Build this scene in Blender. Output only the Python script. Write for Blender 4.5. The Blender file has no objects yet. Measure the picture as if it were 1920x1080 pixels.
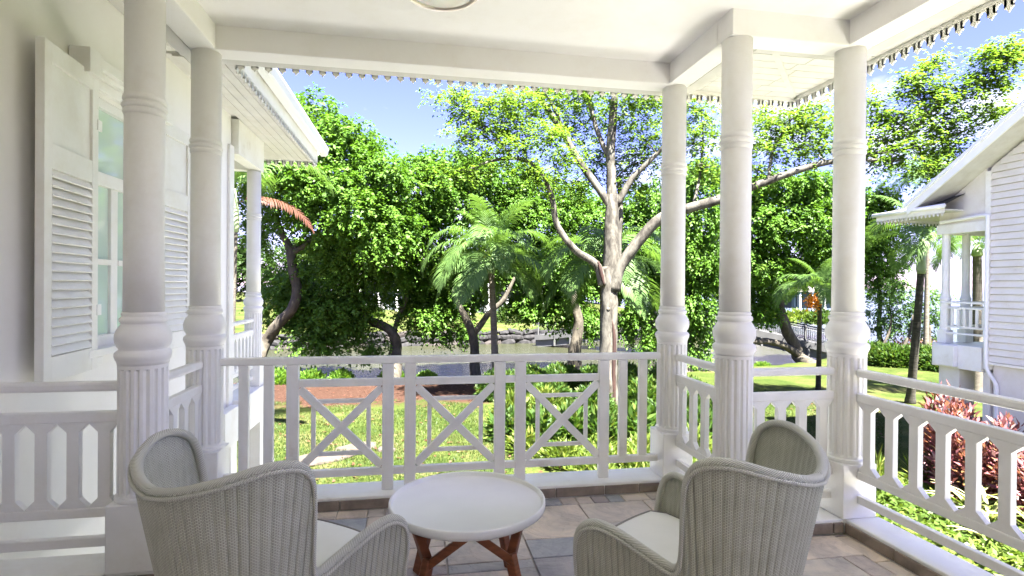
import bpy, bmesh, math, random
import numpy as np
from mathutils import Matrix, Vector
from math import sin, cos, pi, radians as R

rng = np.random.default_rng(7)
random.seed(7)
scene = bpy.context.scene
COL = scene.collection

# ------------------------------------------------------------------ camera
FPX, YAW, PITCH, ROLL, CZ = 1026.9, .1739, -.0054, .0086, 1.47
_c, _s = cos(YAW), sin(YAW)
_f0 = Vector((_s, _c, 0)); _r0 = Vector((_c, -_s, 0))
_fwd = _f0 * cos(PITCH) + Vector((0, 0, sin(PITCH)))
_up = Vector((0, 0, cos(PITCH))) - _f0 * sin(PITCH)
_rt = _r0 * cos(ROLL) + _up * sin(ROLL)
_up2 = _up * cos(ROLL) - _r0 * sin(ROLL)
cd = bpy.data.cameras.new('camera'); cam = bpy.data.objects.new('camera', cd); COL.objects.link(cam)
cd.sensor_width = 36; cd.lens = FPX / 1920 * 36; cd.clip_start = .05; cd.clip_end = 5000
cam.matrix_world = Matrix(((_rt.x, _up2.x, -_fwd.x, 0), (_rt.y, _up2.y, -_fwd.y, 0), (_rt.z, _up2.z, -_fwd.z, CZ), (0, 0, 0, 1)))
scene.camera = cam

# ------------------------------------------------------------------ sky, sun, exposure
SUN_EL = R(60)
SUN_H = Vector((.22, -1, 0)).normalized()
SUN_V = Vector((SUN_H.x * cos(SUN_EL), SUN_H.y * cos(SUN_EL), sin(SUN_EL)))
w = bpy.data.worlds.new('World'); scene.world = w; w.use_nodes = True
nt = w.node_tree; nt.nodes.clear()
sky = nt.nodes.new('ShaderNodeTexSky'); sky.sky_type = 'NISHITA'; sky.sun_disc = False
sky.sun_elevation = SUN_EL; sky.sun_rotation = math.atan2(SUN_H.x, SUN_H.y)
sky.air_density = 1.0; sky.dust_density = 0.2; sky.ozone_density = 3.0
tc = nt.nodes.new('ShaderNodeTexCoord')
sep = nt.nodes.new('ShaderNodeSeparateXYZ'); nt.links.new(tc.outputs['Generated'], sep.inputs[0])
mp = nt.nodes.new('ShaderNodeMapping'); mp.inputs['Scale'].default_value = (1.6, 1.6, 3.2); mp.inputs['Location'].default_value = (4.3, 2.2, 1.3)
nt.links.new(tc.outputs['Generated'], mp.inputs[0])
nz = nt.nodes.new('ShaderNodeTexNoise'); nz.inputs['Scale'].default_value = 2.1; nz.inputs['Detail'].default_value = 9; nz.inputs['Roughness'].default_value = .56
nt.links.new(mp.outputs[0], nz.inputs['Vector'])
cr = nt.nodes.new('ShaderNodeValToRGB'); cr.color_ramp.elements[0].position = .54; cr.color_ramp.elements[1].position = .72
nt.links.new(nz.outputs['Fac'], cr.inputs[0])
mx = nt.nodes.new('ShaderNodeMixRGB'); mx.inputs[2].default_value = (4.2, 4.2, 4.4, 1)
gr = nt.nodes.new('ShaderNodeMixRGB'); gr.blend_type = 'MULTIPLY'; gr.inputs[0].default_value = 1; gr.inputs[2].default_value = (.58, .455, .74, 1)
nt.links.new(sky.outputs[0], gr.inputs[1]); nt.links.new(cr.outputs[0], mx.inputs[0]); nt.links.new(gr.outputs[0], mx.inputs[1])
bg = nt.nodes.new('ShaderNodeBackground'); bg.inputs['Strength'].default_value = .05
out = nt.nodes.new('ShaderNodeOutputWorld')
nt.links.new(mx.outputs[0], bg.inputs[0]); nt.links.new(bg.outputs[0], out.inputs[0])
sd = bpy.data.lights.new('sun', 'SUN'); sd.energy = 5.0; sd.angle = R(.53); sd.color = (1, .965, .925)
so = bpy.data.objects.new('sun', sd); COL.objects.link(so); so.rotation_euler = SUN_V.to_track_quat('Z', 'Y').to_euler(); so.location = (0, -10, 30)
vs = scene.view_settings; vs.view_transform = 'Standard'; vs.look = 'None'; vs.gamma = 1; vs.use_curve_mapping = False
vs.exposure = 3.62
scene.cycles.max_bounces = 10; scene.cycles.diffuse_bounces = 6; scene.cycles.transparent_max_bounces = 8
scene.cycles.caustics_reflective = False; scene.cycles.caustics_refractive = False
scene.cycles.sample_clamp_indirect = 6

# ------------------------------------------------------------------ helpers
ORG = {}
def px(x, y, D):
    """point at image direction (x, y of the 1920x1080 photograph) and depth D in front of the camera: for siting far things"""
    a, b = x - 960, y - 540
    u = cos(ROLL) * a + sin(ROLL) * b; v = -sin(ROLL) * a + cos(ROLL) * b
    p = _r0 * (u / FPX) + _fwd + _up * (-v / FPX)
    return np.array(p * D) + np.array([0, 0, CZ])
def tag(o, label=None, cat=None, group=None, kind=None):
    if label: o['label'] = label
    if cat: o['category'] = cat
    if group: o['group'] = group
    if kind: o['kind'] = kind
    return o
def thing(name, loc, label, cat, group=None, rz=0):
    o = bpy.data.objects.new(name, None); COL.objects.link(o); o.empty_display_size = .2
    o.location = loc; o.rotation_euler = (0, 0, rz); ORG[o.name] = np.array(loc, float) if rz == 0 else np.zeros(3)
    return tag(o, label, cat, group)
def org_of(p):
    while p is not None:
        if p.name in ORG: return ORG[p.name]
        p = p.parent
    return np.zeros(3)
def link(name, me, mat, parent=None, loc=None, rot=None):
    o = bpy.data.objects.new(name, me); COL.objects.link(o)
    if mat is not None and not me.materials: me.materials.append(mat)
    if parent is not None: o.parent = parent
    if loc is not None: o.location = loc
    if rot is not None: o.rotation_euler = rot
    return o
def bevel(o, wd=.004, seg=2):
    m = o.modifiers.new('bevel', 'BEVEL'); m.width = wd; m.segments = seg; m.limit_method = 'ANGLE'; m.angle_limit = R(40); m.harden_normals = False
    return o
def smooth(me):
    me.polygons.foreach_set('use_smooth', [True] * len(me.polygons)); return me
class MB:
    def __init__(s): s.v = []; s.f = []; s.sm = False
    def add(s, V, F):
        b = len(s.v); s.v += [tuple(map(float, p)) for p in V]; s.f += [tuple(i + b for i in f) for f in F]; return s
    def box(s, x0, x1, y0, y1, z0, z1):
        V = [(x0, y0, z0), (x1, y0, z0), (x1, y1, z0), (x0, y1, z0), (x0, y0, z1), (x1, y0, z1), (x1, y1, z1), (x0, y1, z1)]
        return s.add(V, [(3, 2, 1, 0), (4, 5, 6, 7), (0, 1, 5, 4), (1, 2, 6, 5), (2, 3, 7, 6), (3, 0, 4, 7)])
    def bar(s, a, b, wd, th, upv=(0, 0, 1)):
        """rectangular bar from a to b: wd across in the plane perpendicular to upv, th along upv"""
        a = Vector(a); b = Vector(b); d = (b - a).normalized(); u = Vector(upv); sd_ = d.cross(u).normalized(); u = sd_.cross(d).normalized()
        V = []
        for p in (a, b):
            for i, j in ((-1, -1), (1, -1), (1, 1), (-1, 1)): V.append(p + sd_ * (i * wd / 2) + u * (j * th / 2))
        return s.add(V, [(0, 1, 2, 3), (7, 6, 5, 4), (1, 0, 4, 5), (2, 1, 5, 6), (3, 2, 6, 7), (0, 3, 7, 4)])
    def prism(s, poly, axis, a, b):
        """extrude a 2D polygon: axis 'x': (y,z) at x=a..b, 'y': (x,z), 'z': (x,y)"""
        n = len(poly)
        def P(p, t): return (t, p[0], p[1]) if axis == 'x' else (p[0], t, p[1]) if axis == 'y' else (p[0], p[1], t)
        V = [P(p, a) for p in poly] + [P(p, b) for p in poly]
        F = [tuple(range(n))[::-1], tuple(range(n, 2 * n))] + [(i, (i + 1) % n, n + (i + 1) % n, n + i) for i in range(n)]
        return s.add(V, F)
    def lathe(s, prof, n=48, mod=None, c=(0, 0, 0), cap=True):
        V = []
        for r, z in prof:
            for k in range(n):
                a = 2 * pi * k / n; rr = r if mod is None else mod(r, z, a)
                V.append((c[0] + rr * cos(a), c[1] + rr * sin(a), c[2] + z))
        F = [(j * n + k, j * n + (k + 1) % n, (j + 1) * n + (k + 1) % n, (j + 1) * n + k) for j in range(len(prof) - 1) for k in range(n)]
        if cap: F += [tuple(range(n))[::-1], tuple((len(prof) - 1) * n + k for k in range(n))]
        return s.add(V, F)
    def tube(s, P, r, n=10, wob=0, closed_ends=True):
        P = np.array(P, float); r = np.broadcast_to(np.array(r, float), (len(P),))
        T = np.gradient(P, axis=0); T /= np.linalg.norm(T, axis=1)[:, None] + 1e-9
        ref = np.array([0, 0, 1.]) if abs(T[0][2]) < .9 else np.array([1., 0, 0])
        u = np.cross(T[0], ref); u /= np.linalg.norm(u); V = []
        for i in range(len(P)):
            u = u - T[i] * np.dot(u, T[i]); u /= np.linalg.norm(u) + 1e-9; w_ = np.cross(T[i], u)
            for k in range(n):
                a = 2 * pi * k / n; rr = r[i] * (1 + (wob * sin(3 * a + i * .9) + wob * .7 * sin(5 * a - i * 1.7) if wob else 0))
                V.append(P[i] + rr * (cos(a) * u + sin(a) * w_))
        F = [(j * n + k, j * n + (k + 1) % n, (j + 1) * n + (k + 1) % n, (j + 1) * n + k) for j in range(len(P) - 1) for k in range(n)]
        if closed_ends: F += [tuple(range(n))[::-1], tuple((len(P) - 1) * n + k for k in range(n))]
        return s.add(V, F)
    def mesh(s, name, o=None):
        me = bpy.data.meshes.new(name); V = np.array(s.v, float)
        if o is not None: V = V - o
        me.from_pydata(V.tolist(), [], s.f); me.update(); return me
    def build(s, name, mat, parent=None, sm=False, bv=0, label=None):
        me = s.mesh(name, org_of(parent)); o = link(name, me, mat, parent)
        if sm: smooth(me)
        if bv: bevel(o, bv)
        if label: o['label'] = label
        return o
def box(name, mat, parent, *b, bv=.004, label=None): return MB().box(*b).build(name, mat, parent, bv=bv, label=label)
def spline(P, n):
    """Catmull-Rom through rows of P (any number of columns)"""
    P = np.array(P, float); Q = np.vstack([2 * P[0] - P[1], P, 2 * P[-1] - P[-2]]); out_ = []
    m = len(P) - 1
    for t in np.linspace(0, m, n):
        i = min(int(t), m - 1); f = t - i; p0, p1, p2, p3 = Q[i:i + 4]
        out_.append(.5 * (2 * p1 + (p2 - p0) * f + (2 * p0 - 5 * p1 + 4 * p2 - p3) * f * f + (3 * p1 - p0 - 3 * p2 + p3) * f ** 3))
    return np.array(out_)
def np_mesh(name, V, F, tint=None):
    """quads or triangles from numpy arrays"""
    me = bpy.data.meshes.new(name); k = F.shape[1]
    me.vertices.add(len(V)); me.vertices.foreach_set('co', V.astype(np.float32).ravel())
    me.loops.add(F.size); me.loops.foreach_set('vertex_index', F.astype(np.int32).ravel())
    me.polygons.add(len(F)); me.polygons.foreach_set('loop_start', np.arange(0, F.size, k, dtype=np.int32))
    me.update(calc_edges=True)
    if tint is not None:
        a = me.attributes.new('tint', 'FLOAT', 'FACE'); a.data.foreach_set('value', np.asarray(tint, np.float32))
    return me
def unit(a): return a / (np.linalg.norm(a, axis=-1, keepdims=True) + 1e-9)
def leaves_mesh(name, C, D, N, L, W, tint, o=None, fold=.12, mid=.45):
    """folded diamond leaves: base C, direction D, normal N"""
    D = unit(D); S = unit(np.cross(D, N)); Nn = np.cross(S, D); L = np.broadcast_to(L, (len(C),))[:, None]; W = np.broadcast_to(W, (len(C),))[:, None]
    if o is not None: C = C - o
    tip = C + D * L - Nn * L * .10; m = C + D * L * mid
    V = np.stack([C, m + S * W / 2 + Nn * W * fold, tip, m - S * W / 2 + Nn * W * fold], 1).reshape(-1, 3)
    return np_mesh(name, V, np.arange(len(V)).reshape(-1, 4), tint)

# ------------------------------------------------------------------ materials
def new_mat(name):
    m = bpy.data.materials.new(name); m.use_nodes = True; t = m.node_tree; b = t.nodes['Principled BSDF']; return m, t, b
def N_(t, ty, **kw):
    n = t.nodes.new(ty)
    for k, v in kw.items():
        if k in n.inputs: n.inputs[k].default_value = v
        else: setattr(n, k, v)
    return n
def ramp(t, fac, stops):
    r = t.nodes.new('ShaderNodeValToRGB'); e = r.color_ramp.elements
    while len(e) < len(stops): e.new(.5)
    for i, (p, c) in enumerate(stops): e[i].position = p; e[i].color = (*c, 1)
    t.links.new(fac, r.inputs[0]); return r.outputs[0]
def bump(t, b, h, st, dist=.01):
    n = t.nodes.new('ShaderNodeBump'); n.inputs['Strength'].default_value = st; n.inputs['Distance'].default_value = dist
    t.links.new(h, n.inputs['Height']); t.links.new(n.outputs[0], b.inputs['Normal'])
def simple(name, c0, c1, rough=.5, scale=4, detail=5, bmp=0, bscale=60, coord='Object', spec=.4, metal=0, stretch=None, grime=0):
    m, t, b = new_mat(name); tcn = N_(t, 'ShaderNodeTexCoord'); src = tcn.outputs[coord]
    if stretch:
        mpn = N_(t, 'ShaderNodeMapping'); mpn.inputs['Scale'].default_value = stretch; t.links.new(src, mpn.inputs[0]); src = mpn.outputs[0]
    n = N_(t, 'ShaderNodeTexNoise', Scale=scale, Detail=detail); t.links.new(src, n.inputs['Vector'])
    t.links.new(ramp(t, n.outputs['Fac'], [(.3, c0), (.7, c1)]), b.inputs['Base Color'])
    b.inputs['Roughness'].default_value = rough; b.inputs['Specular IOR Level'].default_value = spec; b.inputs['Metallic'].default_value = metal
    if grime:
        g1 = N_(t, 'ShaderNodeTexNoise', Scale=2.6, Detail=11, Roughness=.72); t.links.new(tcn.outputs['Object'], g1.inputs['Vector'])
        gm = N_(t, 'ShaderNodeMixRGB', blend_type='MULTIPLY'); gm.inputs[0].default_value = grime
        lk = b.inputs['Base Color'].links[0].from_socket; t.links.new(lk, gm.inputs[1]); t.links.new(ramp(t, g1.outputs['Fac'], [(.46, (1, 1, 1)), (.62, (.93, .91, .87)), (.74, (.66, .61, .54))]), gm.inputs[2]); t.links.new(gm.outputs[0], b.inputs['Base Color'])
    if bmp:
        n2 = N_(t, 'ShaderNodeTexNoise', Scale=bscale, Detail=3); t.links.new(src, n2.inputs['Vector']); bump(t, b, n2.outputs['Fac'], bmp)
    return m
M = {}
M['paint'] = simple('white_gloss_paint', (.78, .77, .735), (.82, .81, .78), .42, 3, 6, .10, 35, grime=.8)
M['column'] = simple('column_paint', (.78, .77, .735), (.83, .82, .79), .5, 3, 6, .10, 30, grime=.7)
M['wall'] = simple('wall_plaster', (.80, .785, .75), (.83, .815, .78), .8, 2, 5, .08, 90, grime=.25)
M['ceiling'] = simple('ceiling_paint', (.82, .805, .79), (.84, .825, .81), .8, 2, 4, .03, 60, grime=.4)
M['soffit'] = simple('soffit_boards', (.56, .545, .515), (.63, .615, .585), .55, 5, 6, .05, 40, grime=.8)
M['siding'] = simple('siding_paint', (.70, .67, .615), (.76, .73, .675), .55, 1.5, 5, .06, 50, grime=.8)
M['gutter'] = simple('gutter_paint', (.80, .80, .79), (.84, .84, .83), .35, 3, 4)
M['roofing'] = simple('roof_shingle', (.03, .03, .032), (.06, .058, .056), .8, 6, 6, .3, 30)
M['dark'] = simple('dark_interior', (.03, .03, .035), (.06, .06, .06), .6, 2)
M['vent'] = simple('vent_metal', (.10, .105, .11), (.15, .15, .16), .5, 3)
M['teak'] = simple('oiled_teak', (.15, .048, .02), (.27, .092, .04), .38, 9, 8, .12, 40, stretch=(1, 1, 6))
M['grout'] = simple('floor_grout', (.42, .37, .33), (.52, .46, .41), .9, 8, 6, .2, 80)
M['cushion'] = simple('cushion_fabric', (.70, .70, .67), (.77, .77, .74), .9, 5, 4, .15, 500)
M['pipingc'] = simple('cushion_piping', (.20, .19, .18), (.26, .25, .23), .8, 8)
M['bark_pale'] = None
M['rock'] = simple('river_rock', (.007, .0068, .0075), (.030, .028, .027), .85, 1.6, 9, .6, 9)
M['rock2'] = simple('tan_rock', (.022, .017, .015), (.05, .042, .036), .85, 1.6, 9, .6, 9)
M['slab'] = simple('garden_stone', (.048, .038, .029), (.085, .068, .053), .85, 3, 8, .5, 14)
M['bounce_slab'] = simple('bounce_paving', (.60, .585, .55), (.68, .665, .63), .8, 3, 7, .3, 20)  # kept pale so the added ground slabs throw light upward
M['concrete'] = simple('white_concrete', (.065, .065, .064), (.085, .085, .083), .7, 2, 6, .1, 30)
M['iron'] = simple('black_iron', (.02, .02, .022), (.045, .045, .05), .5, 5)
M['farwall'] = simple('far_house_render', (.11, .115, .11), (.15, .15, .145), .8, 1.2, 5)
M['farroof'] = simple('far_roof', (.16, .15, .14), (.24, .22, .20), .8, 3, 5)
M['mulch'] = None
def glass_mat():
    m, t, b = new_mat('window_glass'); b.inputs['Base Color'].default_value = (.55, .66, .60, 1); b.inputs['Roughness'].default_value = .04
    b.inputs['Specular IOR Level'].default_value = .75; b.inputs['Coat Weight'].default_value = .4; b.inputs['Coat Roughness'].default_value = .02
    n = N_(t, 'ShaderNodeTexNoise', Scale=1.2, Detail=2); t.links.new(N_(t, 'ShaderNodeTexCoord').outputs['Object'], n.inputs['Vector'])
    t.links.new(ramp(t, n.outputs['Fac'], [(.3, (.46, .60, .54)), (.7, (.60, .70, .63))]), b.inputs['Base Color']); return m
M['glass'] = glass_mat()
def darkglass():
    m, t, b = new_mat('far_window_glass'); b.inputs['Base Color'].default_value = (.05, .06, .06, 1); b.inputs['Roughness'].default_value = .05; return m
M['dglass'] = darkglass()
def lampglass():
    m, t, b = new_mat('opal_glass'); b.inputs['Base Color'].default_value = (.74, .73, .68, 1); b.inputs['Roughness'].default_value = .25; b.inputs['Subsurface Weight'].default_value = .2; return m
M['opal'] = lampglass()
def metalring():
    m, t, b = new_mat('brushed_nickel'); b.inputs['Base Color'].default_value = (.52, .47, .40, 1); b.inputs['Metallic'].default_value = .8; b.inputs['Roughness'].default_value = .38; return m
M['nickel'] = metalring()
def slate():
    m, t, b = new_mat('slate_tile'); tcn = N_(t, 'ShaderNodeTexCoord'); oi = N_(t, 'ShaderNodeObjectInfo')
    base = ramp(t, oi.outputs['Random'], [(0, (.60, .51, .43)), (.16, (.72, .63, .54)), (.28, (.42, .39, .37)), (.40, (.64, .53, .47)), (.50, (.24, .265, .31)), (.58, (.36, .31, .31)), (.68, (.68, .60, .51)), (.78, (.30, .335, .385)), (.88, (.52, .45, .41)), (1, (.62, .56, .50))])
    r_ = t.nodes[-1]
    add = N_(t, 'ShaderNodeVectorMath'); add.operation = 'ADD'; cmb = N_(t, 'ShaderNodeCombineXYZ')
    mul = N_(t, 'ShaderNodeMath'); mul.operation = 'MULTIPLY'; mul.inputs[1].default_value = 37
    t.links.new(oi.outputs['Random'], mul.inputs[0]); t.links.new(mul.outputs[0], cmb.inputs[0]); t.links.new(mul.outputs[0], cmb.inputs[2])
    t.links.new(tcn.outputs['Object'], add.inputs[0]); t.links.new(cmb.outputs[0], add.inputs[1])
    n = N_(t, 'ShaderNodeTexNoise', Scale=4.2, Detail=10, Roughness=.68, Distortion=.9); t.links.new(add.outputs[0], n.inputs['Vector'])
    v = ramp(t, n.outputs['Fac'], [(.26, (.42, .42, .45)), (.42, (.78, .77, .78)), (.55, (1, .98, .95)), (.74, (1.22, 1.16, 1.08))])
    mxx = N_(t, 'ShaderNodeMixRGB', blend_type='MULTIPLY'); mxx.inputs[0].default_value = 1
    t.links.new(base, mxx.inputs[1]); t.links.new(v, mxx.inputs[2]); t.links.new(mxx.outputs[0], b.inputs['Base Color'])
    rr = N_(t, 'ShaderNodeMapRange'); rr.inputs['To Min'].default_value = .25; rr.inputs['To Max'].default_value = .6; t.links.new(n.outputs['Fac'], rr.inputs[0]); t.links.new(rr.outputs[0], b.inputs['Roughness'])
    n2 = N_(t, 'ShaderNodeTexNoise', Scale=7, Detail=6, Distortion=1.2); t.links.new(add.outputs[0], n2.inputs['Vector'])
    st = ramp(t, n2.outputs['Fac'], [(.42, (0, 0, 0)), (.47, (.5, .5, .5)), (.55, (.6, .6, .6)), (.58, (1, 1, 1))])
    bump(t, b, st, .6, .008); return m
M['slate'] = slate()
M['skirt'] = simple('skirting_slate', (.13, .10, .08), (.34, .275, .22), .55, 7, 9, .6, 14)
def tabletop():
    m, t, b = new_mat('table_laminate'); tcn = N_(t, 'ShaderNodeTexCoord'); n = N_(t, 'ShaderNodeTexNoise', Scale=6, Detail=8); t.links.new(tcn.outputs['Object'], n.inputs['Vector'])
    t.links.new(ramp(t, n.outputs['Fac'], [(.3, (.74, .735, .725)), (.7, (.79, .785, .775))]), b.inputs['Base Color'])
    t.links.new(ramp(t, n.outputs['Fac'], [(.2, (.28, .28, .28)), (.8, (.36, .36, .36))]), b.inputs['Roughness']); return m
M['tabletop'] = tabletop()
def wicker(name, gap):
    m, t, b = new_mat(name); uv = N_(t, 'ShaderNodeUVMap'); uv.uv_map = 'weave'
    mpn = N_(t, 'ShaderNodeMapping'); t.links.new(uv.outputs[0], mpn.inputs[0])
    br = N_(t, 'ShaderNodeTexBrick', Scale=1.0, offset=.5); br.inputs['Brick Width'].default_value = .0078; br.inputs['Row Height'].default_value = .0046
    br.inputs['Mortar Size'].default_value = .0013; br.inputs['Mortar Smooth'].default_value = .6
    t.links.new(mpn.outputs[0], br.inputs['Vector'])
    tcn = N_(t, 'ShaderNodeTexCoord'); n = N_(t, 'ShaderNodeTexNoise', Scale=9, Detail=9, Roughness=.7); t.links.new(tcn.outputs['Object'], n.inputs['Vector'])
    col = ramp(t, n.outputs['Fac'], [(.28, (.44, .445, .355)), (.5, (.61, .615, .51)), (.72, (.72, .72, .63))])
    mxx = N_(t, 'ShaderNodeMixRGB'); mxx.inputs[2].default_value = gap; t.links.new(br.outputs['Fac'], mxx.inputs[0]); t.links.new(col, mxx.inputs[1]); t.links.new(mxx.outputs[0], b.inputs['Base Color'])
    b.inputs['Roughness'].default_value = .42
    inv = N_(t, 'ShaderNodeMath'); inv.operation = 'SUBTRACT'; inv.inputs[0].default_value = 1; t.links.new(br.outputs['Fac'], inv.inputs[1]); bump(t, b, inv.outputs[0], .7, .003); return m
M['wicker'] = wicker('painted_wicker', (.34, .335, .27, 1))
def rope():
    m, t, b = new_mat('braided_edge'); uv = N_(t, 'ShaderNodeUVMap'); uv.uv_map = 'weave'
    wv = N_(t, 'ShaderNodeTexWave', Scale=75, Distortion=.6); wv.bands_direction = 'DIAGONAL'; t.links.new(uv.outputs[0], wv.inputs['Vector'])
    t.links.new(ramp(t, wv.outputs['Fac'], [(.0, (.42, .41, .34)), (.45, (.66, .65, .58)), (1, (.72, .71, .64))]), b.inputs['Base Color'])
    b.inputs['Roughness'].default_value = .45; bump(t, b, wv.outputs['Fac'], .8, .004); return m
M['rope'] = rope()
def leafmat(name, dark, light, yellow=None, trans=.35, rough=.5, spec=.22):
    m, t, b = new_mat(name); at = N_(t, 'ShaderNodeAttribute', attribute_name='tint')
    stops = [(0, dark), (.75, light)] + ([(1, yellow)] if yellow else [])
    c = ramp(t, at.outputs['Fac'], stops); t.links.new(c, b.inputs['Base Color']); b.inputs['Roughness'].default_value = rough; b.inputs['Specular IOR Level'].default_value = spec
    tr = N_(t, 'ShaderNodeBsdfTranslucent'); hs = N_(t, 'ShaderNodeMixRGB', blend_type='MULTIPLY'); hs.inputs[0].default_value = 1; hs.inputs[2].default_value = (1.25, 1.3, .6, 1)
    t.links.new(c, hs.inputs[1]); t.links.new(hs.outputs[0], tr.inputs[0])
    mxs = N_(t, 'ShaderNodeMixShader'); mxs.inputs[0].default_value = trans
    t.links.new(b.outputs[0], mxs.inputs[1]); t.links.new(tr.outputs[0], mxs.inputs[2]); t.links.new(mxs.outputs[0], t.nodes['Material Output'].inputs[0]); return m
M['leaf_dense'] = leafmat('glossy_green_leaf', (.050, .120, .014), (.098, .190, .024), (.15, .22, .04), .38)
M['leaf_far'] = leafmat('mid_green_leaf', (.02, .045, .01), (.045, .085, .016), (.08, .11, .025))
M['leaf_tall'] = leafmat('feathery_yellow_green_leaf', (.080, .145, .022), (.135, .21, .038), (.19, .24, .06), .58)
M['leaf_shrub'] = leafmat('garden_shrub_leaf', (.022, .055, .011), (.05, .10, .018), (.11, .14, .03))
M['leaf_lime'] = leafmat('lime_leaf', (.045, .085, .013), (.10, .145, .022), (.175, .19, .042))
M['leaf_pink'] = leafmat('pink_cordyline_leaf', (.05, .018, .02), (.27, .10, .105), (.50, .36, .31), .32)
M['leaf_varieg'] = leafmat('striped_cream_leaf', (.06, .11, .02), (.24, .25, .08), (.36, .35, .20), .3)
M['palm'] = leafmat('palm_leaflet', (.05, .105, .03), (.11, .185, .05), (.19, .25, .09), .4)
M['palm_yellow'] = leafmat('yellow_palm_leaflet', (.16, .20, .02), (.30, .28, .03), (.42, .33, .04), .35)
M['palm_dead'] = leafmat('dead_palm_leaflet', (.06, .024, .014), (.115, .052, .034), (.17, .09, .062), .15)
M['flower'] = leafmat('orange_flower', (.45, .12, .01), (.62, .24, .02), (.68, .36, .05), .2)
M['red'] = leafmat('red_leaf', (.30, .03, .02), (.55, .10, .04), (.60, .22, .06), .25)
M['grassb'] = leafmat('grass_blade', (.027, .052, .010), (.048, .075, .015), (.085, .096, .03), .15)
M['beach'] = leafmat('beach_tree_leaf', (.05, .11, .03), (.095, .17, .05), (.15, .21, .075), .45)
def bark(name, stops, scale, st, stretch):
    m, t, b = new_mat(name); tcn = N_(t, 'ShaderNodeTexCoord'); mpn = N_(t, 'ShaderNodeMapping'); mpn.inputs['Scale'].default_value = stretch
    t.links.new(tcn.outputs['Object'], mpn.inputs[0]); n = N_(t, 'ShaderNodeTexNoise', Scale=scale, Detail=9, Roughness=.65, Distortion=.4); t.links.new(mpn.outputs[0], n.inputs['Vector'])
    t.links.new(ramp(t, n.outputs['Fac'], stops), b.inputs['Base Color']); b.inputs['Roughness'].default_value = .85
    n2 = N_(t, 'ShaderNodeTexNoise', Scale=scale * 4, Detail=6); t.links.new(mpn.outputs[0], n2.inputs['Vector']); bump(t, b, n2.outputs['Fac'], st, .03); return m
M['bark_pale'] = bark('pale_mottled_bark', [(.36, (.014, .011, .007)), (.45, (.045, .039, .028)), (.54, (.095, .087, .067)), (.7, (.13, .121, .097))], 3.2, .5, (1, 1, .45))
M['bark_brown'] = bark('brown_bark', [(.3, (.018, .015, .010)), (.5, (.055, .046, .031)), (.7, (.11, .094, .065))], 3.5, .8, (1, 1, .5))
M['bark_palm'] = bark('palm_bark', [(.3, (.06, .05, .04)), (.5, (.11, .095, .07)), (.7, (.17, .15, .115))], 2.5, .6, (1, 1, 5))
M['bark_dark'] = bark('dark_palm_bark', [(.3, (.022, .02, .016)), (.5, (.045, .04, .03)), (.7, (.09, .08, .06))], 2.5, .6, (1, 1, 5))
M['scar'] = bark('red_brown_scar', [(.3, (.016, .005, .003)), (.7, (.042, .017, .010))], 5, .6, (1, 1, .3))
M['crownshaft'] = simple('green_crownshaft', (.22, .30, .13), (.36, .42, .24), .4, 2, 4)
M['soil'] = simple('soil', (.07, .045, .03), (.13, .085, .055), .95, 3, 8, .5, 20)

# ------------------------------------------------------------------ land and water
GZ = -3.0
def bank_y(x):   # line of the near bank's edge
    return np.interp(x, [-60, -7.4, -3.6, 1.4, 6.4, 14, 22, 26, 30, 44, 120], [33, 29.3, 28.0, 28.2, 28.2, 29.6, 31.8, 33.6, 35.5, 38, 40])
def far_y(x):
    return np.interp(x, [-80, -9.3, -2.6, 13.4, 22.7, 32, 60, 140], [44, 46.8, 48, 50, 51.8, 55, 75, 150])
def ground_h(X, Y):
    by = bank_y(X); d = by - Y
    h = GZ - np.clip(2.2 - d, 0, 2.6) ** 2 * .26 - np.clip((9 - d) / 9, 0, 1) * .25
    return h + .035 * np.sin(X * 1.3 + .7) * np.cos(Y * 1.1) + .02 * np.sin(X * 3.1 + Y * 2.3)
def sheet(name, X, Y, Z, mat, kind='structure'):
    ny, nx = X.shape; V = np.stack([X, Y, Z], -1).reshape(-1, 3); i = np.arange(nx * ny).reshape(ny, nx)
    F = np.stack([i[:-1, :-1], i[:-1, 1:], i[1:, 1:], i[1:, :-1]], -1).reshape(-1, 4)
    me = np_mesh(name, V, F); smooth(me); o = link(name, me, mat); o['kind'] = kind; return o
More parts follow.
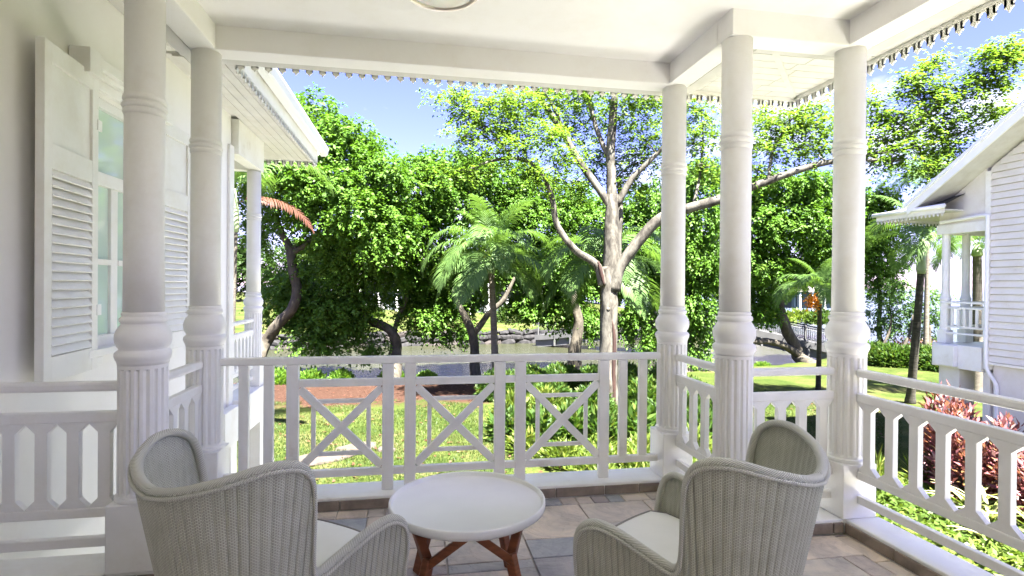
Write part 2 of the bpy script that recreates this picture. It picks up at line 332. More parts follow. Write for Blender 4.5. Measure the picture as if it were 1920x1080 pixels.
def lawn_mat():
    m, t, b = new_mat('lawn_ground'); tcn = N_(t, 'ShaderNodeTexCoord'); o = tcn.outputs['Object']
    n1 = N_(t, 'ShaderNodeTexNoise', Scale=.55, Detail=7, Roughness=.6); t.links.new(o, n1.inputs['Vector'])
    n2 = N_(t, 'ShaderNodeTexNoise', Scale=9, Detail=6, Roughness=.7); t.links.new(o, n2.inputs['Vector'])
    g1 = ramp(t, n1.outputs['Fac'], [(.35, (.030, .048, .009)), (.50, (.052, .068, .015)), (.66, (.092, .088, .036))])
    g2 = ramp(t, n2.outputs['Fac'], [(.3, (.55, .6, .5)), (.7, (1.3, 1.25, 1.2))])
    mm = N_(t, 'ShaderNodeMixRGB', blend_type='MULTIPLY'); mm.inputs[0].default_value = 1; t.links.new(g1, mm.inputs[1]); t.links.new(g2, mm.inputs[2])
    # bare red-brown earth strip along the river bank
    sp = N_(t, 'ShaderNodeSeparateXYZ'); t.links.new(o, sp.inputs[0])
    at = N_(t, 'ShaderNodeAttribute', attribute_name='bare')
    e = ramp(t, n2.outputs['Fac'], [(.3, (.022, .010, .006)), (.55, (.05, .025, .016)), (.75, (.10, .066, .047))])
    ad = N_(t, 'ShaderNodeMath'); ad.operation = 'ADD'; t.links.new(at.outputs['Fac'], ad.inputs[0])
    sc = N_(t, 'ShaderNodeMath'); sc.operation = 'MULTIPLY_ADD'; sc.inputs[1].default_value = 1.1; sc.inputs[2].default_value = -.55; t.links.new(n1.outputs['Fac'], sc.inputs[0])
    sc2 = N_(t, 'ShaderNodeMath'); sc2.operation = 'MULTIPLY_ADD'; sc2.inputs[1].default_value = .8; sc2.inputs[2].default_value = -.4; t.links.new(n2.outputs['Fac'], sc2.inputs[0])
    ad2 = N_(t, 'ShaderNodeMath'); ad2.operation = 'ADD'; t.links.new(sc.outputs[0], ad2.inputs[0]); t.links.new(sc2.outputs[0], ad2.inputs[1]); t.links.new(ad2.outputs[0], ad.inputs[1])
    k = ramp(t, ad.outputs[0], [(.42, (0, 0, 0)), (.58, (1, 1, 1))])
    mb = N_(t, 'ShaderNodeMixRGB'); t.links.new(k, mb.inputs[0]); t.links.new(mm.outputs[0], mb.inputs[1]); t.links.new(e, mb.inputs[2]); t.links.new(mb.outputs[0], b.inputs['Base Color'])
    b.inputs['Roughness'].default_value = .95; b.inputs['Specular IOR Level'].default_value = .1
    n3 = N_(t, 'ShaderNodeTexNoise', Scale=22, Detail=6); t.links.new(o, n3.inputs['Vector']); bump(t, b, n3.outputs['Fac'], .8, .05); return m
M['lawn'] = lawn_mat()
def bare_mask(X, Y):
    d = bank_y(X) - Y; xl = np.clip((9 - X) / 6, 0, 1)
    return np.clip(1 - np.abs(d - 4.2) / (1.8 + 3.6 * xl), 0, 1) * (.4 + .75 * xl) + np.clip(1 - d / 1.4, 0, 1) * .6
gx = np.linspace(-60, 70, 261); gt = np.linspace(0, 1, 120)
X = np.repeat(gx[None], len(gt), 0); Y0 = -40; Y = Y0 + (bank_y(X) + 1.2 - Y0) * (gt ** .8)[:, None]; Z = ground_h(X, Y)
lawn = sheet('lawn', X, Y, Z, M['lawn'])
a = lawn.data.attributes.new('bare', 'FLOAT', 'POINT'); a.data.foreach_set('value', bare_mask(X, Y).astype(np.float32).ravel())
# far bank land
gx = np.linspace(-140, 40, 181); gt = np.linspace(0, 1, 40); X = np.repeat(gx[None], len(gt), 0)
dd = gt ** 2 * 160; Y = far_y(X) + .4 + dd[:, None]; Z = np.where(dd[:, None] < 1.0, -4.3 + dd[:, None] * 1.7, -2.6 + np.clip(dd[:, None] - 1, 0, 30) * .028) + 0 * X
Z = Z - np.clip((X - 28 - .12 * dd[:, None]) / 6, 0, 1) ** 2 * 3
farl = sheet('far_bank', X, Y, Z, M['lawn']); a = farl.data.attributes.new('bare', 'FLOAT', 'POINT'); a.data.foreach_set('value', np.zeros(X.size, np.float32))
def water_mat():
    m, t, b = new_mat('water'); tcn = N_(t, 'ShaderNodeTexCoord'); o = tcn.outputs['Object']
    sp = N_(t, 'ShaderNodeSeparateXYZ'); t.links.new(o, sp.inputs[0])
    mr = N_(t, 'ShaderNodeMapRange'); mr.inputs['From Min'].default_value = 30; mr.inputs['From Max'].default_value = 75; t.links.new(sp.outputs[0], mr.inputs[0])
    t.links.new(ramp(t, mr.outputs[0], [(0, (.034, .037, .019)), (.4, (.014, .028, .024)), (1, (.012, .045, .045))]), b.inputs['Base Color'])
    b.inputs['Roughness'].default_value = .12; b.inputs['IOR'].default_value = 1.33; b.inputs['Specular IOR Level'].default_value = .22
    mpn = N_(t, 'ShaderNodeMapping'); mpn.inputs['Scale'].default_value = (1, 2.4, 1); mpn.inputs['Rotation'].default_value = (0, 0, .3); t.links.new(o, mpn.inputs[0])
    n = N_(t, 'ShaderNodeTexNoise', Scale=1.9, Detail=6, Roughness=.55, Distortion=.5); t.links.new(mpn.outputs[0], n.inputs['Vector']); bump(t, b, n.outputs['Fac'], .35, .14); return m
M['water'] = water_mat()
o = MB().add([(-300, 20, -3.9), (2500, 20, -3.9), (2500, 3500, -3.9), (-300, 3500, -3.9)], [(0, 1, 2, 3)]).build('water', M['water']); o['kind'] = 'structure'
o = MB().add([(-900, -900, -5.2), (900, -900, -5.2), (900, 900, -5.2), (-900, 900, -5.2)], [(0, 1, 2, 3)]).build('river_bed', M['soil']); o['kind'] = 'structure'

pw = MB()  # added pale slabs, hidden from the camera, bouncing sunlight up into the veranda
for i in range(6):
    for j in range(5): pw.box(-1.5 + i * .93 + .006, -1.5 + (i + 1) * .93 - .006, 7.6 + j * .92 + .006, 7.6 + (j + 1) * .92 - .006, GZ - .1, GZ + .075)
for i in range(1, 4):
    for j in range(18): pw.box(4.2 + i * 1.0 + .006, 5.2 + i * 1.0 - .006, -10.2 + j * .95 + .006, -9.25 + j * .95 - .006, GZ - .1, GZ + .075)
o = pw.build('added_bounce_paving', M['bounce_slab']); o['kind'] = 'structure'
# ------------------------------------------------------------------ veranda dimensions
XA, XB, XC = -1.329, 1.878, 2.646      # column lines
Y1, Y2 = 2.995, 3.80
CB, CEIL = 2.935, 3.085                # beam underside, ceiling
LZ = .08                               # kerb top
SOF = 3.41                             # eave soffit
WX = -2.12                             # house wall plane
house = thing('veranda_house', (0, -1.6, 0), 'white rendered house with a covered upper veranda, fretwork eaves and louvred shutters', 'house')
# floor
fl = MB().box(WX, XC + .02, -3.2, Y1 + .0, -.16, -.012).box(XA, XB, Y1, Y2, -.16, -.012).build('floor', M['grout']); fl['kind'] = 'structure'
def in_floor(x0, x1, y0, y1):
    if y1 <= 2.875: return x0 >= WX and x1 <= 2.545
    return x0 >= -1.2 and x1 <= 1.745 and y1 <= 3.675
def tiles():
    g = .1525; nx = 31; y_end = 3.545; ny = 25; ox = WX + .005
    occ = np.zeros((nx, ny), bool); lst = []
    rs = random.Random(5); sizes = [(3, 3), (3, 2), (2, 3), (2, 2), (2, 2), (3, 2), (2, 1), (1, 2), (1, 1)]
    for j in range(ny):
        for i in range(nx):
            if occ[i, j]: continue
            opts = sizes[:]; rs.shuffle(opts); opts.sort(key=lambda q: -q[0] * q[1] * rs.uniform(.5, 1.3))
            for a_, b_ in opts + [(1, 1)]:
                if i + a_ > nx or j + b_ > ny or occ[i:i + a_, j:j + b_].any(): continue
                x0 = ox + i * g; x1 = x0 + a_ * g; y1 = y_end - j * g; y0 = y1 - b_ * g
                occ[i:i + a_, j:j + b_] = True; lst.append((x0, x1, y0, y1)); break
    return lst
def put_tile(x0, x1, y0, y1):
    e = .004; h = random.uniform(-.0015, .0015)
    o = MB().box(x0 + e - (x0 + x1) / 2, x1 - e - (x0 + x1) / 2, y0 + e - (y0 + y1) / 2, y1 - e - (y0 + y1) / 2, -.012, 0).build('tile', M['slate'])
    o.parent = fl; o.location = ((x0 + x1) / 2, (y0 + y1) / 2, h); bevel(o, .003, 1)
for x0, x1, y0, y1 in tiles():
    if y0 < .3: continue
    if y1 > 2.875 and y0 < 2.875:
        put_tile(x0, x1, y0, 2.875) if 2.875 - y0 > .03 and x1 <= 2.55 else None; y0 = 2.875
        if x0 >= -1.19 and x1 <= 1.74: put_tile(max(x0, -1.19), min(x1, 1.735), y0, y1)
    elif y0 >= 2.875:
        if x1 > -1.18 and x0 < 1.73: put_tile(max(x0, -1.195), min(x1, 1.735), y0, y1)
    elif x0 < 2.44: put_tile(x0, min(x1, 2.44), y0, y1)
xx = -1.195
while xx < 1.70:                                   # border row of small setts
    wd = random.choice((.11, .15, .19)); put_tile(xx, min(xx + wd, 1.735), 3.548, 3.668); xx += wd
yy = .4
while yy < 2.86:
    wd = random.choice((.15, .22, .30)); put_tile(2.44, 2.545, yy, min(yy + wd, 2.87)); yy += wd
big = MB().box(WX, 2.54, -3.2, .28, -.012, 0).build('flagstone', M['slate']); big.parent = fl
# skirting stones under the kerb
def skirt(ax, pos, a0, a1, sgn):
    t_ = a0
    while t_ < a1 - .02:
        l_ = min(random.uniform(.24, .42), a1 - t_); th = .014
        if ax == 'y': o = MB().box(t_ + .003, t_ + l_ - .003, pos - th, pos, .001, .062).build('skirting_stone', M['skirt'])
        else: o = MB().box(pos - (th if sgn > 0 else 0), pos + (0 if sgn > 0 else th), t_ + .003, t_ + l_ - .003, .001, .062).build('skirting_stone', M['skirt'])
        me = o.data; co = np.array([v.co for v in me.vertices]); c0 = co.mean(0); me.vertices.foreach_set('co', (co - c0).ravel()); o.location = c0
        o.parent = fl; bevel(o, .002, 1); t_ += l_
skirt('y', 3.684, -1.19, 1.735, 1); skirt('x', -1.205, 2.9, 3.67, -1); skirt('x', 1.75, 2.9, 3.67, 1)
skirt('y', 2.893, 1.765, 2.54, 1); skirt('x', 2.556, .3, 2.88, 1); skirt('y', 2.893, WX + .01, -1.22, 1)
# white kerb
kerb = MB()
kerb.box(XA - .12, XB + .12, 3.685, 3.96, -.35, LZ); kerb.box(XA - .12, -1.206, 2.895, 3.683, -.35, LZ - .001); kerb.box(1.752, XB + .12, 3.13, 3.683, -.35, LZ - .001)
kerb.box(1.752, XC + .12, 2.895, 3.127, -.35, LZ - .002); kerb.box(2.558, 2.79, -3.2, 2.893, -.35, LZ - .001); kerb.box(WX, XA - .122, 2.895, 3.127, -.35, LZ - .002)
o = kerb.build('kerb', M['paint'], house, bv=.008)
# ceiling and beams
ce = MB(); ce.box(WX + .002, XC + .08, -3.2, Y1 + .08, CEIL, CEIL + .06).box(XA - .08, XB + .08, Y1 + .08, Y2 + .08, CEIL, CEIL + .06).build('ceiling', M['ceiling'], house)
BW = .082
def beam(*b): return box('beam', M['ceiling'], house, *b, bv=.006)
beam(XA - BW, XB + BW, Y2 - BW, Y2 + BW, CB, SOF)
beam(XA - BW, XA + BW, Y1 - BW, Y2 - BW - .001, CB + .0015, SOF)
beam(XB - BW, XB + BW, Y1 + BW + .001, Y2 - BW - .001, CB + .0015, SOF)
beam(XB - BW, XC + BW, Y1 - BW, Y1 + BW, CB, SOF)
beam(XC - BW, XC + BW, -3.2, Y1 - BW - .001, CB + .0015, SOF)
beam(WX + .001, XA - BW - .001, Y1 - BW, Y1 + BW, CB + .0015, SOF)
trim = MB()
for b in ((XA - .17, XB + .17, Y2 + BW + .007, Y2 + BW + .10, CB + .006, CB + .06), (XC + BW + .007, XC + BW + .10, -3.2, Y1 + .17, CB + .006, CB + .06), (XB + BW + .108, XC + BW + .006, Y1 + BW + .007, Y1 + BW + .06, CB + .006, CB + .06), (XB + BW + .007, XB + BW + .10, Y1 + BW + .007, Y2 + BW + .006, CB + .006, CB + .06), (XA - BW - .10, XA - BW - .007, Y1 + BW + .007, Y2 + BW + .006, CB + .006, CB + .06)): trim.box(*b)
trim.build('beam_trim', M['soffit'], house, bv=.003)
# soffit planks of the veranda eaves
EX, EY = 3.80, 5.04          # eave edges (right, front)
def plank_row(axis, a0, a1, n, s0, s1, z=SOF):
    st = (a1 - a0) / n
    for k in range(n):
        p, q = a0 + k * st + .004, a0 + (k + 1) * st - .004; cut = random.uniform(.3, .7); m_ = s0 + (s1 - s0) * cut
        for u0, u1 in ((s0, m_ - .002), (m_ + .002, s1)):
            mb = MB()
            if axis == 'y': mb.box(u0, u1, p, q, z, z + .018)
            else: mb.box(p, q, u0, u1, z, z + .018)
            mb.build('soffit_plank', M['soffit'], house, bv=.003)
plank_row('y', Y2 + BW + .002, EY, 9, -1.55, 2.75)
plank_row('x', XC + BW + .14, EX, 7, -3.2, 3.9)
plank_row('y', Y1 + BW + .004, Y2 + BW, 6, XB + BW + .004, 2.86)
plank_row('x', WX + .004, XA - BW - .004, 6, Y1 + BW + .004, Y2 + BW)
plank_row('x', WX + .004, -1.56, 5, Y2 + BW + .002, 5.04)
o = MB().box(WX - 3, EX + .02, -6, EY + .02, SOF + .02, SOF + .05).build('eave_board', M['soffit'], house)
hp = MB(); hp.bar((XC + .1, Y2 + .12, SOF - .004), (EX, EY, SOF - .004), .05, .008); hp.build('hip_batten', M['soffit'], house)
# corner field of the hip (planks run to the mitre)
plank_row('y', Y2 + BW + .002, EY, 9, 2.752, EX - .002)
# fretwork boards: one sawn board each, hanging from the fascia
def fret(a, b, ztop, parent, name='fretwork', pitch=.112, h=.092, th=.014, mat=None):
    """sawn pendant board between plan points a and b"""
    a = np.array(a, float); b = np.array(b, float); d = b - a; Ln = np.linalg.norm(d); d /= Ln; n = int(round(Ln / pitch)); pt = Ln / n
    nrm = np.array([-d[1], d[0]]) * th / 2
    # half pendant outline (u across -.5...5, v down 0..1): band, scooped arch, drop with three lobes
    half = [(.50, .10), (.43, .12), (.36, .18), (.31, .28), (.28, .38), (.22, .46), (.15, .50), (.10, .53), (.20, .58), (.26, .66), (.21, .74), (.12, .76), (.07, .86), (0, 1.0)]
    prof = [(-u, v) for u, v in half] + [(u, v) for u, v in half[::-1][1:]]
    mb = MB()
    for k in range(n):
        c = a + d * pt * (k + .5); V = []; m_ = len(prof)
        for sg in (-1, 1):
            for u, v in prof:
                q = c + d * (u * pt) + nrm * sg; V.append((q[0], q[1], ztop - v * h))
            for u, v in prof:
                q = c + d * (u * pt) + nrm * sg; V.append((q[0], q[1], ztop))
        F = []
        for i in range(m_ - 1):
            F.append((i, i + 1, m_ + i + 1, m_ + i)); F.append((2 * m_ + i + 1, 2 * m_ + i, 3 * m_ + i, 3 * m_ + i + 1)); F.append((i + 1, i, 2 * m_ + i, 2 * m_ + i + 1))
        mb.add(V, F)
        # small diamond cut look: a raised bead on the drop
    return mb.build(name, mat or M['paint'], parent)
def eave_edge(a, b, z0, parent, outward):
    """fascia board with fretwork between plan points"""
    a = np.array(a, float); b = np.array(b, float); o_ = np.array(outward, float)
    lo = np.minimum(a, b) - np.abs(o_) * 0; hi = np.maximum(a, b)
    x0, y0 = np.minimum(lo, lo + o_ * .022); x1, y1 = np.maximum(hi, hi + o_ * .022)
    box('fascia', M['paint'], parent, x0, x1, y0, y1, z0, z0 + .2, bv=.003)
    fret(a + o_ * .011, b + o_ * .011, z0 - .0005, parent)
eave_edge((-1.55, EY), (EX + .022, EY), SOF - .035, house, (0, 1)); eave_edge((EX, -3.2), (EX, EY - .002), SOF - .035, house, (1, 0))
# house wall with the window opening
WY0, WY1, WZ0, WZ1 = 3.99, 4.80, 1.03, 2.72
wl = MB(); wt = WX - .22
wl.box(wt, WX, -3.2, WY0, GZ - .2, SOF + .02).box(wt, WX, WY1, 6.82, GZ - .2, SOF + .02).box(wt, WX, WY0, WY1, GZ - .2, WZ0).box(wt, WX, WY0, WY1, WZ1, SOF + .02)
wl.box(-6, wt, 6.6, 6.82, GZ - .2, SOF + .02).box(-6, WX, -6, -3.2, GZ - .2, SOF + .02).box(WX, 2.9, -3.4, -3.2, -.4, SOF + .02).box(-6, wt - .02, -1.6, 6.6, .0, .03).box(-6, -5.8, -1.6, 6.6, GZ, SOF)
wl.build('wall', M['wall'], house)
box('corner_board', M['paint'], house, WX + .0, WX + .03, 6.70, 6.85, -.3, 3.05)
box('corner_board', M['paint'], house, WX - .14, WX - .002, 6.821, 6.85, -.3, 3.05)
# window
wf = MB(); gxp = WX - .05; fx0, fx1 = WX - .10, WX - .006
mid = (WY0 + WY1) / 2; TZ = 2.13
wf.box(fx0, fx1, WY0, WY0 + .055, WZ0, WZ1).box(fx0, fx1, WY1 - .055, WY1, WZ0, WZ1).box(fx0, fx1 - .002, WY0 + .055, WY1 - .055, WZ0, WZ0 + .07).box(fx0, fx1 - .002, WY0 + .055, WY1 - .055, WZ1 - .06, WZ1).box(fx0, fx1 - .004, WY0 + .055, WY1 - .055, TZ, TZ + .09)
win = wf.build('window', M['paint'], house, bv=.004)
MB().box(fx0 + .02, fx1 - .02, mid - .045, mid + .045, WZ0 + .07, TZ).build('mullion', M['paint'], win, bv=.004)
for y0, y1 in ((WY0 + .055, mid - .045), (mid + .045, WY1 - .055)):
    MB().box(fx0 + .03, fx1 - .012, y0, y1, 1.585, 1.625).build('muntin', M['paint'], win, bv=.003)
    for z0, z1 in ((WZ0 + .07, 1.585), (1.625, TZ)): MB().box(gxp - .004, gxp + .004, y0, y1, z0, z1).build('pane', M['glass'], win)
MB().box(gxp - .004, gxp + .004, WY0 + .055, WY1 - .055, TZ + .09, WZ1 - .06).build('pane', M['glass'], win)
si = MB().box(WX - .03, WX + .09, WY0 - .12, WY1 + .12, WZ0 - .05, WZ0 - .002).build('window_sill', M['paint'], house, bv=.006)
for yb in (WY0 - .02, WY1 - .08): MB().box(WX, WX + .07, yb, yb + .1, WZ0 - .11, WZ0 - .052).build('sill_bracket', M['paint'], si, bv=.008)
co_ = MB().box(WX, WX + .035, WY0 - .14, WY1 + .14, WZ1 + .03, WZ1 + .10).box(WX, WX + .065, WY0 - .16, WY1 + .16, WZ1 + .101, WZ1 + .135).box(WX, WX + .10, WY0 - .18, WY1 + .18, WZ1 + .136, WZ1 + .20)
co_.build('window_cornice', M['paint'], house, bv=.004)
for yb in (WY0 - .18, WY1 + .06): box('cornice_block', M['paint'], house, WX + .003, WX + .125, yb - .008, yb + .128, WZ1 + .05, WZ1 + .206)
# shutters: panel above, louvres below
def shutter(hinge_y, sgn, ang):
    """leaf hinged at hinge_y, folded back against the wall toward sgn*y, standing off by ang"""
    W_, H0, H1, T = .60, .905, 2.80, .045
    root = bpy.data.objects.new('shutter', None); COL.objects.link(root); root.parent = house
    root.location = (WX + .035, hinge_y + 1.6, 0); root.rotation_euler = (0, 0, (-1 if sgn < 0 else 1) * 0)
    dirv = np.array([sin(ang), sgn * cos(ang)]); nv = np.array([cos(ang), -sgn * sin(ang)])
    ORG[root.name] = np.zeros(3)
    def pc(name, u0, u1, z0, z1, n0, n1, mat=M['paint'], bv=.003):
        c = [(u0, n0), (u1, n0), (u1, n1), (u0, n1)]; P = [tuple(dirv * u + nv * n) for u, n in c]
        if sgn < 0: P = P[::-1]
        P = P[::-1]
        mb = MB().prism(P, 'z', z0, z1); me = mb.mesh(name); ob = link(name, me, mat, root); bevel(ob, bv); return ob
    st = .075
    pc('stile', 0, st, H0, H1, 0, T); pc('stile', W_ - st, W_, H0, H1, 0, T)
    for z0, z1 in ((H0, H0 + .14), (2.10, 2.24), (H1 - .11, H1)): pc('rail', st, W_ - st, z0, z1, 0.001, T - .001)
    for zh in (1.25, 2.45): pc('hinge', -.035, .02, zh, zh + .07, T - .004, T + .006, M['gutter'], .002)
    pc('raised_panel', st, W_ - st, 2.24, H1 - .11, .008, T - .016); n = 20; z0 = H0 + .14; z1 = 2.10
    pc('louvre_back', st, W_ - st, z0, z1, .004, .010, M['wall'])
    for k in range(n):
        zc = z0 + (k + .5) * (z1 - z0) / n; P = []
        pts = [(.012, zc + .030), (.020, zc + .034), (T + .004, zc - .016), (T - .004, zc - .022)]
        V = [(*(dirv * u + nv * n_), z) for u in (st, W_ - st) for n_, z in pts]
        F = [(0, 1, 2, 3), (7, 6, 5, 4), (0, 4, 5, 1), (1, 5, 6, 2), (2, 6, 7, 3), (3, 7, 4, 0)]
        me = MB().add(V, F).mesh('slat'); ob = link('slat', me, M['paint'], root)
    return root
shutter(WY0 - .01, -1, R(4)); shutter(WY1 + .01, 1, R(3))
# ---- wing of the house beyond (veranda bay on the left)
WEX, WEY = -1.56, 9.02
plank_row('x', -2.05, WEX - .002, 5, EY + .03, WEY - .002, SOF - .03)
plank_row('y', 7.98, WEY - .002, 8, -6, -2.055, SOF - .03)
MB().box(-6, WEX, EY + .03, WEY, SOF - .008, SOF + .03).build('eave_board', M['soffit'], house)
eave_edge((WEX, EY + .03), (WEX, WEY), SOF - .03, house, (1, 0)); eave_edge((-6, WEY), (WEX + .022, WEY), SOF - .03, house, (0, 1))
g = MB(); prof = [(.0, .13), (.0, .03), (.02, .0), (.09, .0), (.12, .02), (.14, .10), (.14, .13), (.125, .13), (.12, .03), (.02, .015), (.015, .13)]
g.prism([(WEX + .03 + u, 3.50 + v) for u, v in prof][::-1], 'y', EY + .05, WEY + .16); g.build('gutter', M['gutter'], house, bv=.003)
g = MB().prism([(WEY + .03 + u, 3.50 + v) for u, v in prof], 'x', -6, WEX + .02); g.build('gutter', M['gutter'], house, bv=.003)
box('beam', M['paint'], house, -2.20, -2.045, 6.852, 7.93, 2.97, SOF - .032); box('beam', M['paint'], house, -6, -2.202, 7.78, 7.93, 2.972, SOF - .032)
MB().box(-6, -2.21, 6.83, 7.77, 3.10, 3.14).build('ceiling', M['ceiling'], house)
box('slab', M['paint'], house, -6, -2.0, 6.60 + .22, 7.96, -.35, .10, bv=.01); box('slab', M['paint'], house, -2.1, -2.0, 6.30, 6.80, -.35, .06, bv=.01)
cb = MB(); cbp = [(0, 0), (.07, 0), (.13, .05), (.15, .12), (.15, .26), (.12, .33), (.07, .36), (0, .36)]
cb.prism([(7.96 + u, -.36 + v) for u, v in cbp], 'x', -2.28, -1.99); cb.build('corbel', M['paint'], house, bv=.008)
box('lower_post', M['paint'], house, -2.26, -2.02, 7.72, 7.94, GZ - .1, -.352); box('lower_post', M['paint'], house, -2.24, -2.04, 6.62, 6.84, GZ - .1, -.352)
# under-structure of our veranda
for x_, y_ in ((XA, Y2), (XB, Y2), (XC, Y1)): box('lower_post', M['wall'], house, x_ - .14, x_ + .14, y_ - .14, y_ + .10, GZ - .1, -.352)
# roof
rf = MB(); z0 = SOF + .24
rf.add([(-6.2, -8, z0), (EX + .05, -8, z0), (EX + .05, EY + .05, z0), (-6.2, EY + .05, z0), (-1.2, -4, z0 + 2.6), (-1.2, 1.2, z0 + 2.6)], [(0, 1, 4), (1, 2, 5, 4), (2, 3, 5), (3, 0, 4, 5), (3, 2, 1, 0)])
rf.add([(-6.2, EY, z0 - .02), (WEX + .04, EY, z0 - .02), (WEX + .04, WEY + .04, z0 - .02), (-6.2, WEY + .04, z0 - .02), (-3.9, 3, z0 + 1.2), (-3.9, 6.9, z0 + 1.2)], [(1, 2, 5, 4), (2, 3, 5), (3, 0, 4, 5)])
rf.build('roof', M['roofing'], house)

# ------------------------------------------------------------------ turned columns
def flute(r, z, a): return r * (1 - .075 * max(0, -cos(16 * a)) ** .5 * (1 if .36 < z < .965 else 0))
zz = [(.122, .325), (.124, .345), (.112, .352)]
def column_meshes():
    ms = {}
    ms['base_block'] = MB().box(-.115, .115, -.115, .115, 0, .325)
    n = 96; pr = [(.117, .3252), (.119, .335), (.117, .346), (.108, .352), (.108, .362)]
    pr += [(.108, .372), (.1075, .96), (.1075, .968), (.1085, .985)]
    ms['fluted_shaft'] = MB().lathe(pr, n, lambda r, z, a: r * (1 - .085 * (max(0., cos(18 * a)) ** .6 if .37 < z < .962 else 0)))
    ms['bulb'] = MB().lathe([(.1085, .985), (.112, 1.0), (.118, 1.012), (.1225, 1.026), (.1215, 1.042), (.113, 1.052), (.104, 1.056), (.104, 1.062), (.112, 1.074), (.1195, 1.092), (.1225, 1.112), (.121, 1.132), (.114, 1.152), (.103, 1.170), (.0945, 1.184), (.0945, 1.188), (.101, 1.192), (.1035, 1.203), (.101, 1.214), (.093, 1.218), (.091, 1.222), (.0945, 1.228), (.0945, 1.236), (.089, 1.242)], 56)
    ms['shaft'] = MB().lathe([(.0885, 1.24), (.0865, 1.6), (.0865, 2.855)], 56)
    rp = [(.0866, 2.205)]
    for zc, rr in ((2.222, .0925), (2.252, .0985), (2.287, .0945)):
        for k in range(7):
            a_ = -pi / 2 + pi * k / 6; rp.append((.0872 + (rr - .0872) * cos(a_), zc + .0135 * sin(a_)))
    ms['ring_moulding'] = MB().lathe(rp + [(.0866, 2.305)], 56)
    return ms
CM = {k: (v.mesh(k)) for k, v in column_meshes().items()}
for k, me in CM.items():
    if k != 'base_block': smooth(me)
    me.materials.append(M['column'])
    if k == 'fluted_shaft': me.polygons.foreach_set('use_smooth', [False] * len(me.polygons))
def column(x, y, label, z=LZ, dz=0):
    t_ = thing('veranda_column', (x, y, z), label, 'column', 'turned veranda columns')
    for k, me in CM.items():
        o = link(k, me, None, t_)
        if k == 'base_block': bevel(o, .006)
    return t_
column(XA, Y1, 'turned white column nearest the shuttered window, behind the left chair')
column(XA, Y2, 'turned white column at the left end of the crossed front railing')
column(XB, Y2, 'turned white column at the right end of the crossed front railing')
column(XB, Y1, 'turned white column rising directly behind the right wicker chair')
column(XC, Y1, 'turned white corner column where the two right-hand railings meet')
column(-2.14, 7.82, 'small distant white column under the far eave of the left wing', z=.10)

# ------------------------------------------------------------------ railings
HZ = [(.933, .981), (.782, .834), (.318, .367), (.172, .221)]     # hand, second, bottom, low bar
def side_railing(a, b, label, nb, base=None):
    """railing with hexagon-gapped balusters from plan point a to b"""
    a = np.array(a, float); b = np.array(b, float); c = (a + b) / 2; d = b - a; Ln = np.linalg.norm(d); d /= Ln; ang = math.atan2(d[1], d[0])
    t_ = thing('veranda_railing', (c[0], c[1], LZ if base is None else base), label, 'railing', 'white veranda railings', rz=ang); ORG[t_.name] = np.zeros(3)
    zo = LZ
    h = Ln / 2
    def pc(name, x0, x1, y0, y1, z0, z1, bv=.004): return MB().box(x0, x1, y0, y1, z0 - zo, z1 - zo).build(name, M['paint'], t_, bv=bv)
    pc('handrail', -h, h, -.028, .028, *HZ[0], bv=.014); pc('rail', -h, h, -.022, .022, *HZ[1], bv=.006); pc('rail', -h, h, -.022, .022, *HZ[2], bv=.006); pc('low_bar', -h, h, -.018, .018, *HZ[3], bv=.006)
    pitch = Ln / nb; bwid = .027; zb, ztp = HZ[2][1] - zo, HZ[1][0] - zo; g = pitch / 2; gz = .046
    poly = [(-g + .0015, zb), (g - .0015, zb), (g - .0015, zb + .004), (bwid, zb + gz), (bwid, ztp - gz), (g - .0015, ztp - .004), (g - .0015, ztp), (-g + .0015, ztp), (-g + .0015, ztp - .004), (-bwid, ztp - gz), (-bwid, zb + gz), (-g + .0015, zb + .004)]
    me = MB().prism(poly, 'y', -.017, .017).mesh('baluster')
    for k in range(nb):
        o = link('baluster', me, M['paint'], t_, loc=(-h + pitch * (k + .5), 0, 0)); bevel(o, .003)
    return t_
side_railing((WX + .01, Y1), (XA - .10, Y1), 'short white railing between the house wall and the column left of the chairs', 5)
side_railing((XA, Y1 + .10), (XA, Y2 - .10), 'short white railing seen end-on between the two left columns', 4)
side_railing((XB, Y1 + .10), (XB, Y2 - .10), 'short white railing slanting between the front column and the one behind the right chair', 4)
side_railing((XB + .10, Y1), (XC - .10, Y1), 'short white railing right behind the wing of the right chair', 4)
side_railing((XC, -3.1), (XC, Y1 - .10), 'long white railing running down the right side beside the stone skirting', 39)
side_railing((-2.13, 6.86), (-2.13, 7.72), 'small distant white railing on the upper floor of the left wing', 6, base=.10)
fr = thing('crossed_railing', ((XA + XB) / 2, Y2, LZ), 'long front railing with three crossed panels and inner squares', 'railing', 'white veranda railings')
fy = Y2
def fbox(name, x0, x1, z0, z1, th=.022, bv=.004, dy=0): return MB().box(x0, x1, fy - th + dy, fy + th + dy, z0, z1).build(name, M['paint'], fr, bv=bv)
fbox('handrail', XA + .09, XB - .095, .933, .982, .030, .010)
posts = [-.792, -.179, -.031, .586, .733, 1.349]; PWD = .038
for p in posts: fbox('post', p - PWD, p + PWD, LZ, .9325, .0215)
for p in (-1.093, -.941, 1.496, 1.649): fbox('baluster', p - .030, p + .030, .2312, .9325, .020)
for i in (0, 2, 4): fbox('rail', posts[i] + PWD, posts[i + 1] - PWD, .784, .834, .019)
for a_, b_ in ((1, 2), (3, 4)): fbox('rail', posts[a_] + PWD, posts[b_] - PWD, .785, .833, .0185)
ends = [XA + .095] + posts + [XB - .10]
for i in range(7):
    x0 = ends[i] + (PWD if i else 0); x1 = ends[i + 1] - (PWD if i < 6 else 0); fbox('rail', x0, x1, .182, .231, .0195)
